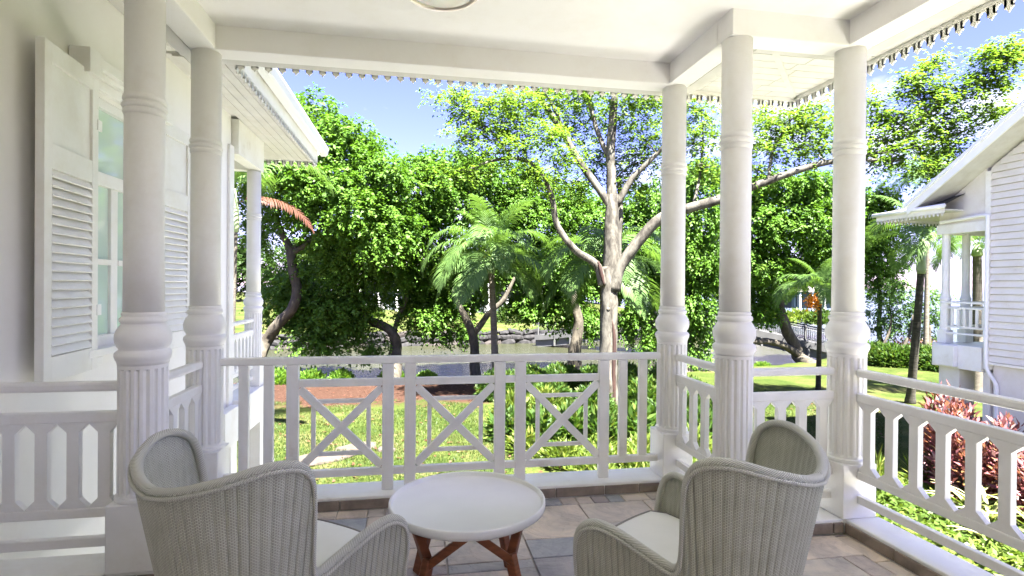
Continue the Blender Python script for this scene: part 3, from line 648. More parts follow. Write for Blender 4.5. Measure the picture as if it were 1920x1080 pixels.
for i in (0, 2, 4):
    x0, x1 = posts[i] + PWD, posts[i + 1] - PWD; z0, z1 = .231, .784
    MB().bar((x0 + .004, fy - .001, z0 + .012), (x1 - .004, fy - .001, z1 - .012), .030, .052, upv=(0, 0, 1)).build('brace', M['paint'], fr, bv=.003)
    MB().bar((x0 + .004, fy + .0005, z1 - .012), (x1 - .004, fy + .0005, z0 + .012), .027, .052, upv=(0, 0, 1)).build('brace', M['paint'], fr, bv=.003)
    cx, cz = (x0 + x1) / 2, (z0 + z1) / 2; hx, hz = .178, .176; tb = .014
    for q in ((cx - hx, cx + hx, cz + hz - tb, cz + hz + tb), (cx - hx, cx + hx, cz - hz - tb, cz - hz + tb)): MB().box(q[0] + tb, q[1] - tb, fy + .002, fy + .020, q[2], q[3]).build('inner_bar', M['paint'], fr, bv=.002)
    for sx in (-1, 1): MB().box(cx + sx * hx - tb, cx + sx * hx + tb, fy + .002, fy + .021, cz - hz - tb, cz + hz + tb).build('inner_bar', M['paint'], fr, bv=.002)

# ------------------------------------------------------------------ ceiling lamp
lc = (.12, 2.93)
lm = thing('ceiling_lamp', (lc[0], lc[1], CEIL), 'round flush ceiling lamp with metal rim and opal glass', 'lamp')
MB().lathe([(.205, CEIL - .001), (.212, CEIL - .03), (.208, CEIL - .062), (.196, CEIL - .072), (.186, CEIL - .066), (.184, CEIL - .045)], 64, c=(*lc, 0), cap=False).build('rim', M['nickel'], lm, sm=True)
MB().lathe([(.1835, CEIL - .046), (.17, CEIL - .066), (.13, CEIL - .082), (.07, CEIL - .090), (.001, CEIL - .092)], 64, c=(*lc, 0), cap=False).build('opal_shade', M['opal'], lm, sm=True)

# ------------------------------------------------------------------ wicker wing chairs
def chair_meshes():
    half = np.array([(.735, .335), (.60, .302), (.45, .280), (.33, .270), (.22, .248), (.135, .185), (.088, .095), (.075, 0)])
    full = np.vstack([half, (half[:-1] * [1, -1])[::-1]]); fine = spline(full, 1200)
    seg = np.r_[0, np.cumsum(np.linalg.norm(np.diff(fine, axis=0), axis=1))]; U = seg[-1]; H = U / 2
    prof = np.array([(0, .47), (.004, .515), (.012, .55), (.028, .58), (.055, .60), (.085, .607), (.13, .600), (.20, .575), (.27, .545), (.325, .522), (.355, .513), (.375, .517), (.390, .535), (.398, .58), (.404, .65), (.409, .73), (.416, .80), (.428, .852), (.448, .888), (.478, .912), (.515, .923), (.56, .918), (.63, .893), (.72, .862), (.80, .845), (.88, .836), (H, .833)])
    pu = spline(prof, 600)
    us = np.arange(0, H, .0038); us = np.unique(np.r_[us, np.arange(.385, .435, .0012), np.arange(0, .03, .0015), H])
    ua = np.r_[us, (U - us)[::-1][1:]]
    zt = np.interp(np.minimum(ua, U - ua), pu[:, 0], pu[:, 1])
    P = np.stack([np.interp(ua, seg, fine[:, i]) for i in (0, 1)], 1)
    T = np.stack([np.interp(ua, seg, np.gradient(fine[:, i], seg)) for i in (0, 1)], 1); T = unit(T)
    Nn = np.stack([T[:, 1], -T[:, 0]], 1); Nn *= np.sign((Nn * (P - [.4, 0])).sum(1))[:, None]; Nn = unit(Nn)
    lean = .16 + .03 * np.clip(-Nn[:, 0], 0, 1)
    def surf(z, off=0): return P + Nn * ((z - .43) * lean + off)[:, None]
    nz_ = 42; zs = np.linspace(0, 1, nz_)[:, None] ** .9; ZZ = .055 + (zt[None] - .055) * zs
    rib = .0050 * np.abs(np.sin(pi * ua / .0235)) ** .8
    V = np.stack([np.c_[surf(ZZ[j], rib), ZZ[j]] for j in range(nz_)]); n = len(ua); I = np.arange(n * nz_).reshape(nz_, n)
    F = np.stack([I[:-1, :-1], I[1:, :-1], I[1:, 1:], I[:-1, 1:]], -1).reshape(-1, 4)
    me = np_mesh('woven_shell', V.reshape(-1, 3), F); smooth(me)
    uv = me.uv_layers.new(name='weave'); UVs = np.stack([np.broadcast_to(ua, (nz_, n)), ZZ], -1).reshape(-1, 2); uv.data.foreach_set('uv', UVs[F.ravel()].astype(np.float32).ravel())
    # edge path (front foot, over the top, other front foot)
    zf = np.linspace(.06, zt[0], 40)[:-1]; top3 = np.c_[surf(zt, .002), zt]
    e0 = np.c_[P[0] + Nn[0] * ((zf - .43) * lean[0])[:, None], zf]; e1 = np.c_[P[-1] + Nn[-1] * ((zf - .43) * lean[-1])[:, None], zf]
    path = np.vstack([e0, top3, e1[::-1]]); L = np.r_[0, np.cumsum(np.linalg.norm(np.diff(path, axis=0), axis=1))]
    ul = np.arange(0, L[-1], .007); path = np.stack([np.interp(ul, L, path[:, i]) for i in range(3)], 1)
    for _ in range(2): path[1:-1] = (path[:-2] + 2 * path[1:-1] + path[2:]) / 4
    nrm2 = np.stack([np.interp(ul, L, np.r_[np.full(len(e0), Nn[0, i]), Nn[:, i], np.full(len(e1), Nn[-1, i])]) for i in (0, 1)], 1)
    def tube_uv(name, PP, r, n, flat=1.0):
        T_ = unit(np.gradient(PP, axis=0)); A = np.c_[nrm2, np.zeros(len(PP))]; A = unit(A - T_ * (A * T_).sum(1)[:, None]); B = np.cross(T_, A)
        ang = 2 * pi * np.arange(n) / n
        V = PP[:, None] + r * (np.cos(ang)[None, :, None] * A[:, None] * 1.0 + np.sin(ang)[None, :, None] * B[:, None] * flat); m = len(PP); I = np.arange(m * n).reshape(m, n)
        F = np.stack([I[:-1], np.roll(I, -1, 1)[:-1], np.roll(I, -1, 1)[1:], I[1:]], -1).reshape(-1, 4); me = np_mesh(name, V.reshape(-1, 3), F); smooth(me)
        uv = me.uv_layers.new(name='weave'); a0 = np.broadcast_to(np.arange(n)[None] / n * 2 * pi * r, (m, n)); l0 = np.broadcast_to((np.arange(m) * .007)[:, None], (m, n))
        a1 = a0 + 2 * pi * r / n
        UV = np.stack([np.stack([l0[:-1], a0[:-1]], -1), np.stack([l0[:-1], a1[:-1]], -1), np.stack([l0[1:], a1[1:]], -1), np.stack([l0[1:], a0[1:]], -1)], 2)
        uv.data.foreach_set('uv', UV.reshape(-1).astype(np.float32)); return me
    roll = tube_uv('edge_roll', path + np.c_[-nrm2 * .006, np.zeros(len(path))], .0175, 14, .8)
    dz = np.full(len(path), -.013); dz[:30] = 0; dz[-30:] = 0
    pip = tube_uv('edge_piping', path + np.c_[nrm2 * .0135, dz], .0062, 8)
    # cushion outline: shell plan, slightly inset, bowed front
    ins = fine[40:-40] - np.stack([np.interp(seg[40:-40], ua, Nn[:, i]) for i in (0, 1)], 1) * .022
    fl_ = np.linspace(ins[-1][1], ins[0][1], 24)[1:-1]; fb = np.c_[.735 + .045 * (1 - (fl_ / .31) ** 2), fl_]
    ol = np.vstack([ins[::12], ins[-1:], fb]); c0 = ol.mean(0)
    mb = MB(); rings = [(.385, .99), (.392, 1.0), (.428, 1.0), (.437, .985), (.443, .93), (.449, .6), (.451, .05)]; m = len(ol); VV = []
    for z, k in rings: VV += [(c0[0] + (p[0] - c0[0]) * k, c0[1] + (p[1] - c0[1]) * k, z) for p in ol]
    FF = [(j * m + i, j * m + (i + 1) % m, (j + 1) * m + (i + 1) % m, (j + 1) * m + i) for j in range(len(rings) - 1) for i in range(m)] + [tuple((len(rings) - 1) * m + i for i in range(m)), tuple(range(m))[::-1]]
    cush = smooth(mb.add(VV, FF).mesh('cushion'))
    cp = np.vstack([np.c_[c0 + (ol - c0) * 1.004, np.full(m, .434)], [[*(c0 + (ol[0] - c0) * 1.004), .434]]]); cpm = smooth(MB().tube(cp, .0055, 8).mesh('cushion_piping'))
    # front apron
    apn = 90; al = np.linspace(-.325, .325, apn); az = np.linspace(.055, .385, 8); AV = np.array([[(.722 + .03 * (1 - (l / .33) ** 2) + .004 * abs(sin(pi * l / .0235)) - (.385 - z) * .1, l, z) for l in al] for z in az]); I = np.arange(apn * 8).reshape(8, apn)
    ap = smooth(np_mesh('front_apron', AV.reshape(-1, 3), np.stack([I[:-1, :-1], I[:-1, 1:], I[1:, 1:], I[1:, :-1]], -1).reshape(-1, 4)))
    uvl = ap.uv_layers.new(name='weave'); FA = np.stack([I[:-1, :-1], I[:-1, 1:], I[1:, 1:], I[1:, :-1]], -1).reshape(-1, 4); uvl.data.foreach_set('uv', AV[..., 1:].reshape(-1, 2)[FA.ravel()].astype(np.float32).ravel())
    leg = MB().lathe([(.014, 0), (.016, .01), (.020, .09)], 14).mesh('leg')
    return me, roll, pip, cush, cpm, ap, leg
CH = chair_meshes()
def chair(x, y, ang, label):
    t_ = thing('wicker_chair', (x, y, 0), label, 'chair', 'painted wicker wing chairs round the low table', rz=ang)
    s_ = link('woven_shell', CH[0], M['wicker'], t_); md = s_.modifiers.new('thick', 'SOLIDIFY'); md.thickness = .009; md.offset = -1
    r_ = link('edge_roll', CH[1], M['rope'], s_); link('edge_piping', CH[2], M['rope'], s_)
    c_ = link('cushion', CH[3], M['cushion'], t_); link('cushion_piping', CH[4], M['pipingc'], c_)
    link('front_apron', CH[5], M['wicker'], t_)
    for fx, ly in ((.66, .25), (.66, -.25), (.12, .15), (.12, -.15)): link('leg', CH[6], M['rope'], t_, loc=(fx, ly, 0))
    return t_
chair(-.774, 1.801, .841, 'painted wicker wing chair on the left, its back to the window column')
chair(1.325, 1.614, 2.248, 'painted wicker wing chair on the right, beside the low table')

# ------------------------------------------------------------------ low round table
TX, TY, TZT = .25, 2.585, .45
tb = thing('coffee_table', (TX, TY, 0), 'low round table with raised pale rim on forked teak legs', 'table')
MB().lathe([(.001, .412), (.330, .412), (.350, .416), (.3655, .428), (.3675, .440), (.3668, .458), (.364, .463), (.358, .463), (.3535, .458), (.351, .444), (.347, .441), (.001, .441)], 96, c=(TX, TY, 0), cap=False).build('tabletop', M['tabletop'], tb, sm=True)
Tp = np.array([TX, TY, 0])
for k in range(4):
    a_ = -pi / 2 + pi / 4 + k * pi / 2 - .03
    j = Tp + [.255 * cos(a_), .255 * sin(a_), .262]; ft = Tp + [.335 * cos(a_), .335 * sin(a_), 0]
    lg = MB(); ra = (cos(a_), sin(a_), 0); lg.bar(ft, j + np.array([0, 0, .01]), .038, .046, upv=ra)
    ob = lg.build('leg', M['teak'], tb, bv=.006)
    for sg in (-1, 1):
        b_ = a_ + sg * pi / 4; e = Tp + [.262 * cos(b_ - sg * .06), .262 * sin(b_ - sg * .06), .400]
        MB().bar(j - np.array([0, 0, .018]), e, .042, .036, upv=(0, 0, 1)).build('fork_arm', M['teak'], tb, bv=.006)
MB().box(TX - .26, TX + .26, TY - .02, TY + .02, .392, .411).box(TX - .02, TX + .02, TY - .26, TY - .021, .392, .411).box(TX - .02, TX + .02, TY + .021, TY + .26, .392, .411).build('cross_rail', M['teak'], tb)

# ------------------------------------------------------------------ neighbouring house
nb = thing('neighbour_house', (13.3, 10.7, GZ), 'white weatherboarded house at the far right with a gable roof and corner balcony', 'house')
NX, NYC = 13.3, 10.72
z = -.24; k = 0
while z < 6.2:
    h = .158; yn = NYC if z < 10 else 0
    top = 3.30 + (12.4 - NYC) * .64 + .0
    y0 = 5.5
    # gable slope trims the boards' far end
    zz_ = z + h; ye = NYC
    lim = 12.33 - (zz_ + .02 - 3.35) / .64
    if lim < NYC: ye = lim; y0 = max(5.5, 17.8 - lim)
    mb = MB().add([(NX - .05, y0, z + .016), (NX - .012, y0, z + h), (NX + .011, y0, z + h), (NX + .011, y0, z + .016), (NX - .05, ye, z + .016), (NX - .012, ye, z + h), (NX + .011, ye, z + h), (NX + .011, ye, z + .016)], [(0, 1, 2, 3), (7, 6, 5, 4), (0, 4, 5, 1), (1, 5, 6, 2), (2, 6, 7, 3), (3, 7, 4, 0)])
    if ye > y0 + .3: mb.build('siding_board', M['siding'], nb)
    z += h
body = MB().box(NX + .012, NX + 7, 5.5, NYC, -.3, 3.4).box(NX + .07, NX + 7, 5.5, NYC - .02, GZ - .2, -.3)
body.prism([(5.52, 3.4), (NYC, 3.4), (NYC, 4.36), (8.9, 5.52), (5.6, 3.42)], 'x', NX + .013, NX + 7)
body.build('wall', M['siding'], nb)
box('corner_board', M['paint'], nb, NX - .035, NX + .10, NYC, NYC + .13, -.42, 4.25)
box('base_trim', M['paint'], nb, NX - .04, NX + .06, 5.5, NYC + .01, -.30, -.241)
gb = MB().prism([(NYC + .131, 3.10), (12.03, 3.10), (12.03, 3.52), (NYC + .131, 4.35)], 'x', NX + .01, NX + .13); gb.build('gable_panel', M['siding'], nb)
box('beam', M['paint'], nb, NX - .03, NX + .15, NYC + .132, 12.07, 2.86, 3.098); box('beam', M['paint'], nb, NX + .151, NX + 5, 11.93, 12.07, 2.862, 3.10)
MB().box(NX + .16, NX + 5, NYC, 11.92, 3.0, 3.04).build('ceiling', M['ceiling'], nb)
box('slab', M['paint'], nb, NX - .10, NX + 5, NYC + .135, 12.10, -.50, .08, bv=.01)
cb = MB().prism([(11.4, -.46), (11.85, -.46), (11.95, -.40), (11.97, -.2), (11.93, -.02), (11.8, .06), (11.4, .06)], 'x', NX - .24, NX - .101); cb.build('corbel', M['paint'], nb, bv=.02)
for y0, y1, x0 in ((11.45, 11.99, NX), (NYC + .0, NYC + .16, NX), (11.55, 11.95, NX + 1.4), (11.55, 11.95, NX + 3)): box('lower_post', M['siding'], nb, x0, x0 + .45, y0, y1, GZ - .2, -.502)
colm = MB()
for v_ in column_meshes().values(): colm.add(v_.v, v_.f)
cme = colm.mesh('column'); cme.materials.append(M['column'])
for x_, y_ in ((13.42, 11.94), (14.1, 12.0), (16.5, 11.98)): link('column', cme, None, nb, loc=(x_ - 13.3, y_ - 10.7, .09 - GZ))
for zz0, zz1, nm in ((1.10, 1.15, 'handrail'), (.965, 1.015, 'rail'), (.49, .54, 'rail'), (.33, .375, 'low_bar')): box(nm, M['paint'], nb, NX + .03, NX + .08, NYC + .135, 11.84, zz0, zz1)
for k in range(7): box('baluster', M['paint'], nb, NX + .042, NX + .07, NYC + .17 + k * .155, NYC + .24 + k * .155, .541, .964)
for zz0, zz1 in ((1.10, 1.15), (.965, 1.015), (.49, .54)): box('rail', M['paint'], nb, NX + .25, NX + 3, 11.97, 12.02, zz0, zz1)
# downpipe
dp = spline([(NX - .06, 11.95, 3.17), (NX - .06, 11.4, 3.19), (NX - .06, NYC + .2, 3.22), (NX - .07, NYC + .06, 3.18), (NX - .08, NYC + .03, 3.0), (NX - .08, NYC + .03, 1.4), (NX - .08, NYC + .03, -.1), (NX - .06, NYC - .0, -.45), (NX + .02, NYC - .12, -.75), (NX + .03, NYC - .13, -1.1), (NX + .03, NYC - .13, GZ)], 90)
MB().tube(dp, .042, 12).build('downpipe', M['gutter'], nb, sm=True)
# gable roof: rake overhang
rk = lambda y_: 3.60 + (12.25 - y_) * .64
RX = 12.6; ya, yr = 12.27, 8.9; yz = 2 * yr - ya
r_ = MB(); s_ = MB(); bb = MB(); vt = MB()
for y_, sg in ((ya, 1), (yz, -1)):
    q = [(RX, y_, rk(ya)), (RX, yr, rk(yr)), (NX + 7, yr, rk(yr)), (NX + 7, y_, rk(ya))]; r_.add(q, [(0, 1, 2, 3)])
    s_.add([(RX + .03, y_, rk(ya) - .16), (RX + .03, yr, rk(yr) - .16), (NX + .6, yr, rk(yr) - .16), (NX + .6, y_, rk(ya) - .16)], [(3, 2, 1, 0)])
    e = y_ + .02 * sg; bb.prism([(e, rk(ya) - .20), (e, rk(ya) + .02), (yr, rk(yr) + .02), (yr, rk(yr) - .20)], 'x', RX - .02, RX + .028)
    e = y_ + .05 * sg; vt.prism([(e, rk(ya) - .02), (e, rk(ya) + .07), (yr, rk(yr) + .09), (yr, rk(yr))], 'x', RX - .07, RX - .022)
r_.build('roof', M['roofing'], nb); s_.build('gable_soffit', M['soffit'], nb); bb.build('barge_board', M['gutter'], nb); vt.build('verge_trim', M['gutter'], nb)
# lower hipped roof over the balcony
LX, LY0, LY1, LZ_ = 12.68, 11.35, 13.35, 3.42
MB().add([(LX, LY0, LZ_ + .10), (LX, LY1, LZ_ + .10), (NX + 5, LY1, LZ_ + .10), (NX + .2, 12.1, LZ_ + .42), (NX + 5, 12.1, LZ_ + .42), (NX + .0, LY0, LZ_ + .40)], [(0, 1, 3, 5), (1, 2, 4, 3)]).build('roof', M['roofing'], nb)
MB().box(LX + .02, NX + 5, 12.09, LY1 - .01, LZ_ - .03, LZ_).box(LX + .02, NX - .05, LY0, 12.088, LZ_ - .03, LZ_).build('soffit', M['soffit'], nb)
eave_edge((LX + .022, LY0), (LX + .022, LY1), LZ_ - .08, nb, (-1, 0)); eave_edge((LX + .022, LY1), (NX + 5, LY1), LZ_ - .08, nb, (0, 1))
MB().tube([(LX - .05, LY0 - .05, LZ_ + .07), (LX - .05, LY1 + .06, LZ_ + .07)], .055, 12).build('gutter', M['gutter'], nb, sm=True)
MB().box(NX + .2, NX + .205, 8.8, 9.6, -2.6, -1.2).build('vent', M['vent'], nb)

# ------------------------------------------------------------------ footbridge
bp = spline([(29.6, 32.5, -3.0), (29, 33, -2.75), (24.5, 36.7, -1.62), (21.2, 39.5, -1.28), (17.7, 42.4, -1.72), (12.5, 46.8, -2.75), (11, 48, -2.95)], 60)
br = thing('footbridge', (20.5, 40, -3.9), 'arched white footbridge with black railings crossing the river behind the columns', 'bridge')
bt = unit(np.gradient(bp, axis=0)); bn = np.stack([-bt[:, 1], bt[:, 0], 0 * bt[:, 0]], 1); bn = unit(bn); W2 = 1.0
def strip(off0, off1, z0, z1):
    V = []; F = []
    for p, n_ in zip(bp, bn):
        for o_, zz1 in ((off0, z0), (off1, z0), (off1, z1), (off0, z1)): q = p + n_ * o_; V.append((q[0], q[1], q[2] + zz1))
    for i in range(len(bp) - 1):
        for k in range(4): F.append((i * 4 + k, i * 4 + (k + 1) % 4, i * 4 + 4 + (k + 1) % 4, i * 4 + 4 + k))
    return MB().add(V, F)
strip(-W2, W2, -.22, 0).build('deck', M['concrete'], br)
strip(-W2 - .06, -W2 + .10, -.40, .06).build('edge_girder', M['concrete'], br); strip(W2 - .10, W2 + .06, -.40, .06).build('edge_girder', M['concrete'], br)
Lb = np.r_[0, np.cumsum(np.linalg.norm(np.diff(bp, axis=0), axis=1))]
for sg in (-1, 1):
    rl = MB(); path = bp + bn * (sg * W2 * .98)
    rl.tube(path + [0, 0, 1.0], .045, 6); rl.tube(path + [0, 0, .86], .03, 5); rl.tube(path + [0, 0, .14], .02, 5)
    for s in np.arange(.1, Lb[-1], .13):
        q = [np.interp(s, Lb, path[:, i]) for i in range(3)]; rl.tube([(q[0], q[1], q[2] + .12), (q[0], q[1], q[2] + .98)], .019, 4, closed_ends=False)
    o = rl.build('railing', M['iron'], br); o['kind'] = 'stuff'
    for s in np.linspace(.3, Lb[-1] - .3, 9):
        q = [np.interp(s, Lb, path[:, i]) for i in range(3)]; box('railing_post', M['concrete'], br, q[0] - .06, q[0] + .06, q[1] - .06, q[1] + .06, q[2] + .02, q[2] + 1.12)
for s in np.arange(1.6, Lb[-1] - 1.2, 1.5):                # small arches under the deck edge
    i = np.interp(s, Lb, np.arange(len(bp))); p = np.array([np.interp(s, Lb, bp[:, q]) for q in range(3)]); n_ = bn[int(i)]; t_ = bt[int(i)]
    for o_ in (-W2, W2):
        q = p + n_ * o_; MB().bar(q + [0, 0, -.40], q + [0, 0, -1.0], .16, .16, upv=(1, 0, 0)).build('bracket', M['concrete'], br)
strip(-W2 + .15, W2 - .15, -1.0, -.24).build('arch_web', M['vent'], br)
MB().box(28.3, 30.6, 31.6, 34.2, -4.4, -3.0).build('abutment', M['concrete'], br)

# ------------------------------------------------------------------ rubble river wall on the far bank, stone by stone
wall_t = thing('river_wall', (2, 48, -3.9), 'dry-laid rubble stone wall along the far river bank', 'wall')
def rock_mesh(seed, sub=1):
    r0 = np.random.default_rng(seed); bm = bmesh.new(); bmesh.ops.create_icosphere(bm, subdivisions=2, radius=1)
    off = r0.uniform(0, 9, 3)
    for v in bm.verts:
        c = np.array(v.co); f = 1 + .16 * sin(c[0] * 2.3 + off[0]) * cos(c[1] * 2.1 + off[1]) + .10 * sin(c[2] * 3.7 + off[2])
        c = np.sign(c) * np.abs(c) ** .62; v.co = Vector(c * f)
    me = bpy.data.meshes.new('stone'); bm.to_mesh(me); bm.free(); return me
rocks = [rock_mesh(k) for k in range(6)]; rocks2 = [rock_mesh(k + 20) for k in range(4)]
for m_ in rocks: m_.materials.append(M['rock'])
for m_ in rocks2: m_.materials.append(M['rock2'])
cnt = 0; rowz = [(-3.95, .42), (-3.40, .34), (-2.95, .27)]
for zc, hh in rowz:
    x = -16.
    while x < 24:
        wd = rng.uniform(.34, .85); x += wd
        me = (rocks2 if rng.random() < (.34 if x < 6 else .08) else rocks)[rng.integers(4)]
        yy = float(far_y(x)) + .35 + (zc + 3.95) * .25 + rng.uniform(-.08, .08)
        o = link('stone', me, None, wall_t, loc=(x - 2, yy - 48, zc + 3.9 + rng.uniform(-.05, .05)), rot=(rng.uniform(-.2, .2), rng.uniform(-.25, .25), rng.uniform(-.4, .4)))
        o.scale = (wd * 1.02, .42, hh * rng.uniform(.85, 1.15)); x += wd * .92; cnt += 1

# ------------------------------------------------------------------ vegetation
def pts_px(lst): return np.array([px(*q[:3]) for q in lst])
def limb(mb, P, r, n=None, sides=10, wob=.05):
    P = np.c_[np.array(P, float), np.array(r, float)]; k = n or max(8, 5 * len(P)); S = spline(P, k)
    mb.tube(S[:, :3], np.maximum(S[:, 3], .006), sides, wob)
def lobe_leaves(lobes, per, leaf, spread, upb=.35, flat=False, seed=0, vary=.3, hang=0):
    """twig clusters over the shells of ellipsoids; lobes rows: cx cy cz rx ry rz"""
    r0 = np.random.default_rng(seed); C = []; Dr = []; Nn = []; T = []; m = 18
    for cx, cy, cz, rx, ry, rz in lobes:
        area = (rx * ry + ry * rz + rx * rz); K = max(5, int(per * area))
        d = unit(r0.normal(size=(K, 3))); rad = np.clip(1 - np.abs(r0.normal(0, .20, K)) + r0.normal(0, .10, K), .2, 1.3)
        p = np.array([cx, cy, cz]) + d * rad[:, None] * [rx, ry, rz]
        ax = unit(unit(d / [rx, ry, rz]) * (.8 if not flat else .5) + r0.normal(size=(K, 3)) * [.6, .6, .35 if not flat else .12] + [0, 0, -.15 - hang])
        ln = spread * 2.6 * r0.uniform(.6, 1.5, K)
        t_ = np.tile(np.linspace(0, 1, m), K) + r0.normal(0, .05, K * m); A = np.repeat(ax, m, 0); Ls = np.repeat(ln, m)
        sag = np.zeros((K * m, 3)); sag[:, 2] = -(t_ ** 2) * Ls * (.25 + hang * .4)
        q = np.repeat(p, m, 0) + A * (t_ * Ls)[:, None] + sag + r0.normal(size=(K * m, 3)) * spread * (.22 if not flat else .16)
        side = unit(np.cross(A, [0, 0, 1.]) + 1e-4) * np.where(np.arange(K * m) % 2 == 0, 1, -1)[:, None]
        C.append(q); Dr.append(unit(A * .6 + side * .8 + r0.normal(size=(K * m, 3)) * .4)); Nn.append(np.repeat(unit(d / [rx, ry, rz]), m, 0)); T.append(np.repeat(r0.normal(0, .13, K), m) + .08 * (t_ - .5))
    C = np.vstack(C); Dr = np.vstack(Dr); Nn = np.vstack(Nn); T = np.hstack(T); n = len(C)
    nr = unit(Nn * .5 + np.array([0, 0, upb]) * 1.8 + r0.normal(size=(n, 3)) * (.5 if not flat else .35))
    Dr[:, 2] -= .2 + hang * .6; dr = unit(Dr - nr * (Dr * nr).sum(1)[:, None] * .8)
    L = leaf * r0.uniform(.55, 1.35, n); tint = np.clip(.42 + T + r0.normal(0, .11, n), 0, 1)
    return C, dr, nr, L, tint
def px_lobes(lst, depth=.8, tuck=False):
    """(x, y, D, half width px, half height px): ellipsoids as deep as wide times depth"""
    o = []
    for x, y, D, a, b in lst:
        if tuck: D = D + float(np.interp(y, [330, 470, 600], [-1.3, .2, 1.6]))
        p = px(x, y, D); k = D / FPX; o.append((*p, a * k, a * k * depth, b * k))
    return o
def clump(lobes, k, f, seed, flat=1.0, keep=.82, biased=True):
    r0 = np.random.default_rng(seed); o = [(c[0], c[1], c[2], c[3] * keep, c[4] * keep, c[5] * keep) for c in lobes]
    for c in lobes:
        for d in unit(r0.normal(size=(k, 3)) + ([0, -.25, .25] if biased else [0, 0, 0])):
            q = f * r0.uniform(.7, 1.35); o.append((c[0] + d[0] * c[3] * .82, c[1] + d[1] * c[4] * .82, c[2] + d[2] * c[5] * .82, c[3] * q, c[4] * q, c[5] * q * flat))
    return o
def crown(parent, data, mat, wr=.58, name='crown'):
    C, d, nn, L, t_ = data; me = leaves_mesh(name, C, d, nn, L, L * wr, t_, o=org_of(parent)); o = link(name, me, mat, parent); o['kind'] = 'stuff'; return o

# ---- tall pale-barked tree
base = (6.95, 19.0, GZ)
T1 = thing('tall_tree', base, 'tall tree with pale mottled trunk forking into spreading limbs above the lawn', 'tree')
def D_(lst): return [px(x, y, d) for x, y, d in lst]
tk = MB(); b0 = np.array(base)
limb(tk, [b0 + [0, 0, -.3], b0 + [0, 0, .2], *D_([(1140, 690, 19.9), (1142, 620, 19.9), (1143, 560, 19.9), (1143, 500, 19.9)])], [.44, .39, .33, .30, .29, .26], 40, 16, .035)
limb(tk, D_([(1143, 560, 19.92), (1146, 500, 19.92), (1147, 430, 19.9), (1148, 365, 19.9)]), [.26, .30, .27, .22], 16, 14, .03)
tr_ = tk.build('trunk', M['bark_pale'], T1, sm=True)
limbs = [([(1130, 535, 19.8), (1119, 497, 19.75), (1080, 470, 19.6), (1046, 425, 19.4), (1035, 372, 19.2), (1018, 330, 19), (985, 300, 18.8), (930, 300, 18.5), (878, 318, 18.3)], [.2, .17, .15, .13, .12, .10, .085, .06, .03]),
 ([(1146, 390, 19.9), (1128, 362, 19.9), (1085, 300, 20), (1050, 240, 20.1), (1010, 178, 20.2), (990, 120, 20.2)], [.18, .16, .15, .135, .12, .09]),
 ([(1062, 262, 20), (1045, 215, 19.6), (1020, 170, 19.2)], [.08, .06, .04]),
 ([(1148, 385, 19.9), (1146, 330, 20), (1145, 280, 20), (1150, 210, 20), (1158, 130, 20)], [.24, .21, .2, .17, .12]),
 ([(1143, 300, 20), (1118, 240, 20.2), (1104, 180, 20.4), (1098, 120, 20.5)], [.12, .10, .08, .06]),
 ([(1156, 385, 19.9), (1185, 335, 19.7), (1215, 305, 19.5), (1250, 270, 19.2)], [.16, .13, .11, .07]),
 ([(1158, 520, 19.85), (1161, 430, 20.3), (1163, 380, 20.5), (1160, 330, 20.6)], [.14, .13, .12, .09]),
 ([(1150, 545, 19.8), (1163, 500, 19.7), (1198, 452, 19.5), (1240, 408, 19.2), (1300, 388, 18.8), (1350, 374, 18.5), (1420, 347, 18.1), (1500, 318, 17.7), (1565, 302, 17.4), (1630, 300, 17.1), (1695, 301, 17)], [.28, .25, .235, .22, .2, .185, .15, .13, .10, .06, .035]),
 ([(1560, 303, 17.4), (1630, 290, 17.2), (1692, 268, 17), (1742, 214, 16.8), (1792, 176, 16.7), (1850, 148, 16.5), (1905, 105, 16.4)], [.08, .065, .055, .045, .035, .025, .012]),
 ([(1650, 288, 17.1), (1740, 270, 17.4), (1820, 240, 17.6), (1880, 215, 17.6)], [.045, .035, .025, .012]),
 ([(1440, 340, 18), (1450, 280, 18.3), (1480, 230, 18.5)], [.07, .05, .025]), ([(1350, 374, 18.5), (1372, 320, 18.8), (1400, 260, 19), (1410, 215, 19)], [.08, .06, .045, .025]),
 ([(1300, 386, 18.8), (1312, 330, 19.2), (1318, 260, 19.5), (1315, 210, 19.6)], [.07, .055, .04, .02]),
 ([(960, 298, 18.7), (925, 250, 18.6), (880, 215, 18.5), (845, 185, 18.4)], [.055, .045, .03, .012]), ([(1020, 192, 20), (960, 195, 19.6), (900, 190, 19), (850, 172, 18.5)], [.06, .045, .03, .012]),
 ([(935, 262, 18.6), (900, 262, 18.4), (868, 255, 18.2)], [.03, .02, .01]), ([(1740, 214, 16.8), (1722, 175, 16.9), (1715, 150, 16.9)], [.03, .02, .01])]
for P, r in limbs:
    mb = MB(); limb(mb, D_(P), [q * .84 for q in r], None, 10, .04); mb.build('limb', M['bark_pale'], T1, sm=True)
sc_ = MB()
limb(sc_, [px(x, y, 19.62) for x, y in ((1152, 770), (1150, 700), (1152, 640), (1148, 600))], [.07, .08, .07, .02], 14, 8, .1)
limb(sc_, [px(x, y, 19.60) for x, y in ((1133, 535), (1127, 510), (1122, 490))], [.03, .07, .03], 10, 8, .1); sc_.build('bark_scar', M['scar'], T1, sm=True)
kn = MB(); kn.lathe([(.001, .10), (.05, .085), (.08, .03), (.085, 0), (.06, -.07), (.001, -.09)], 12, c=tuple(px(1141, 580, 19.66)), cap=False); kn.build('knot', M['bark_pale'], T1, sm=True)
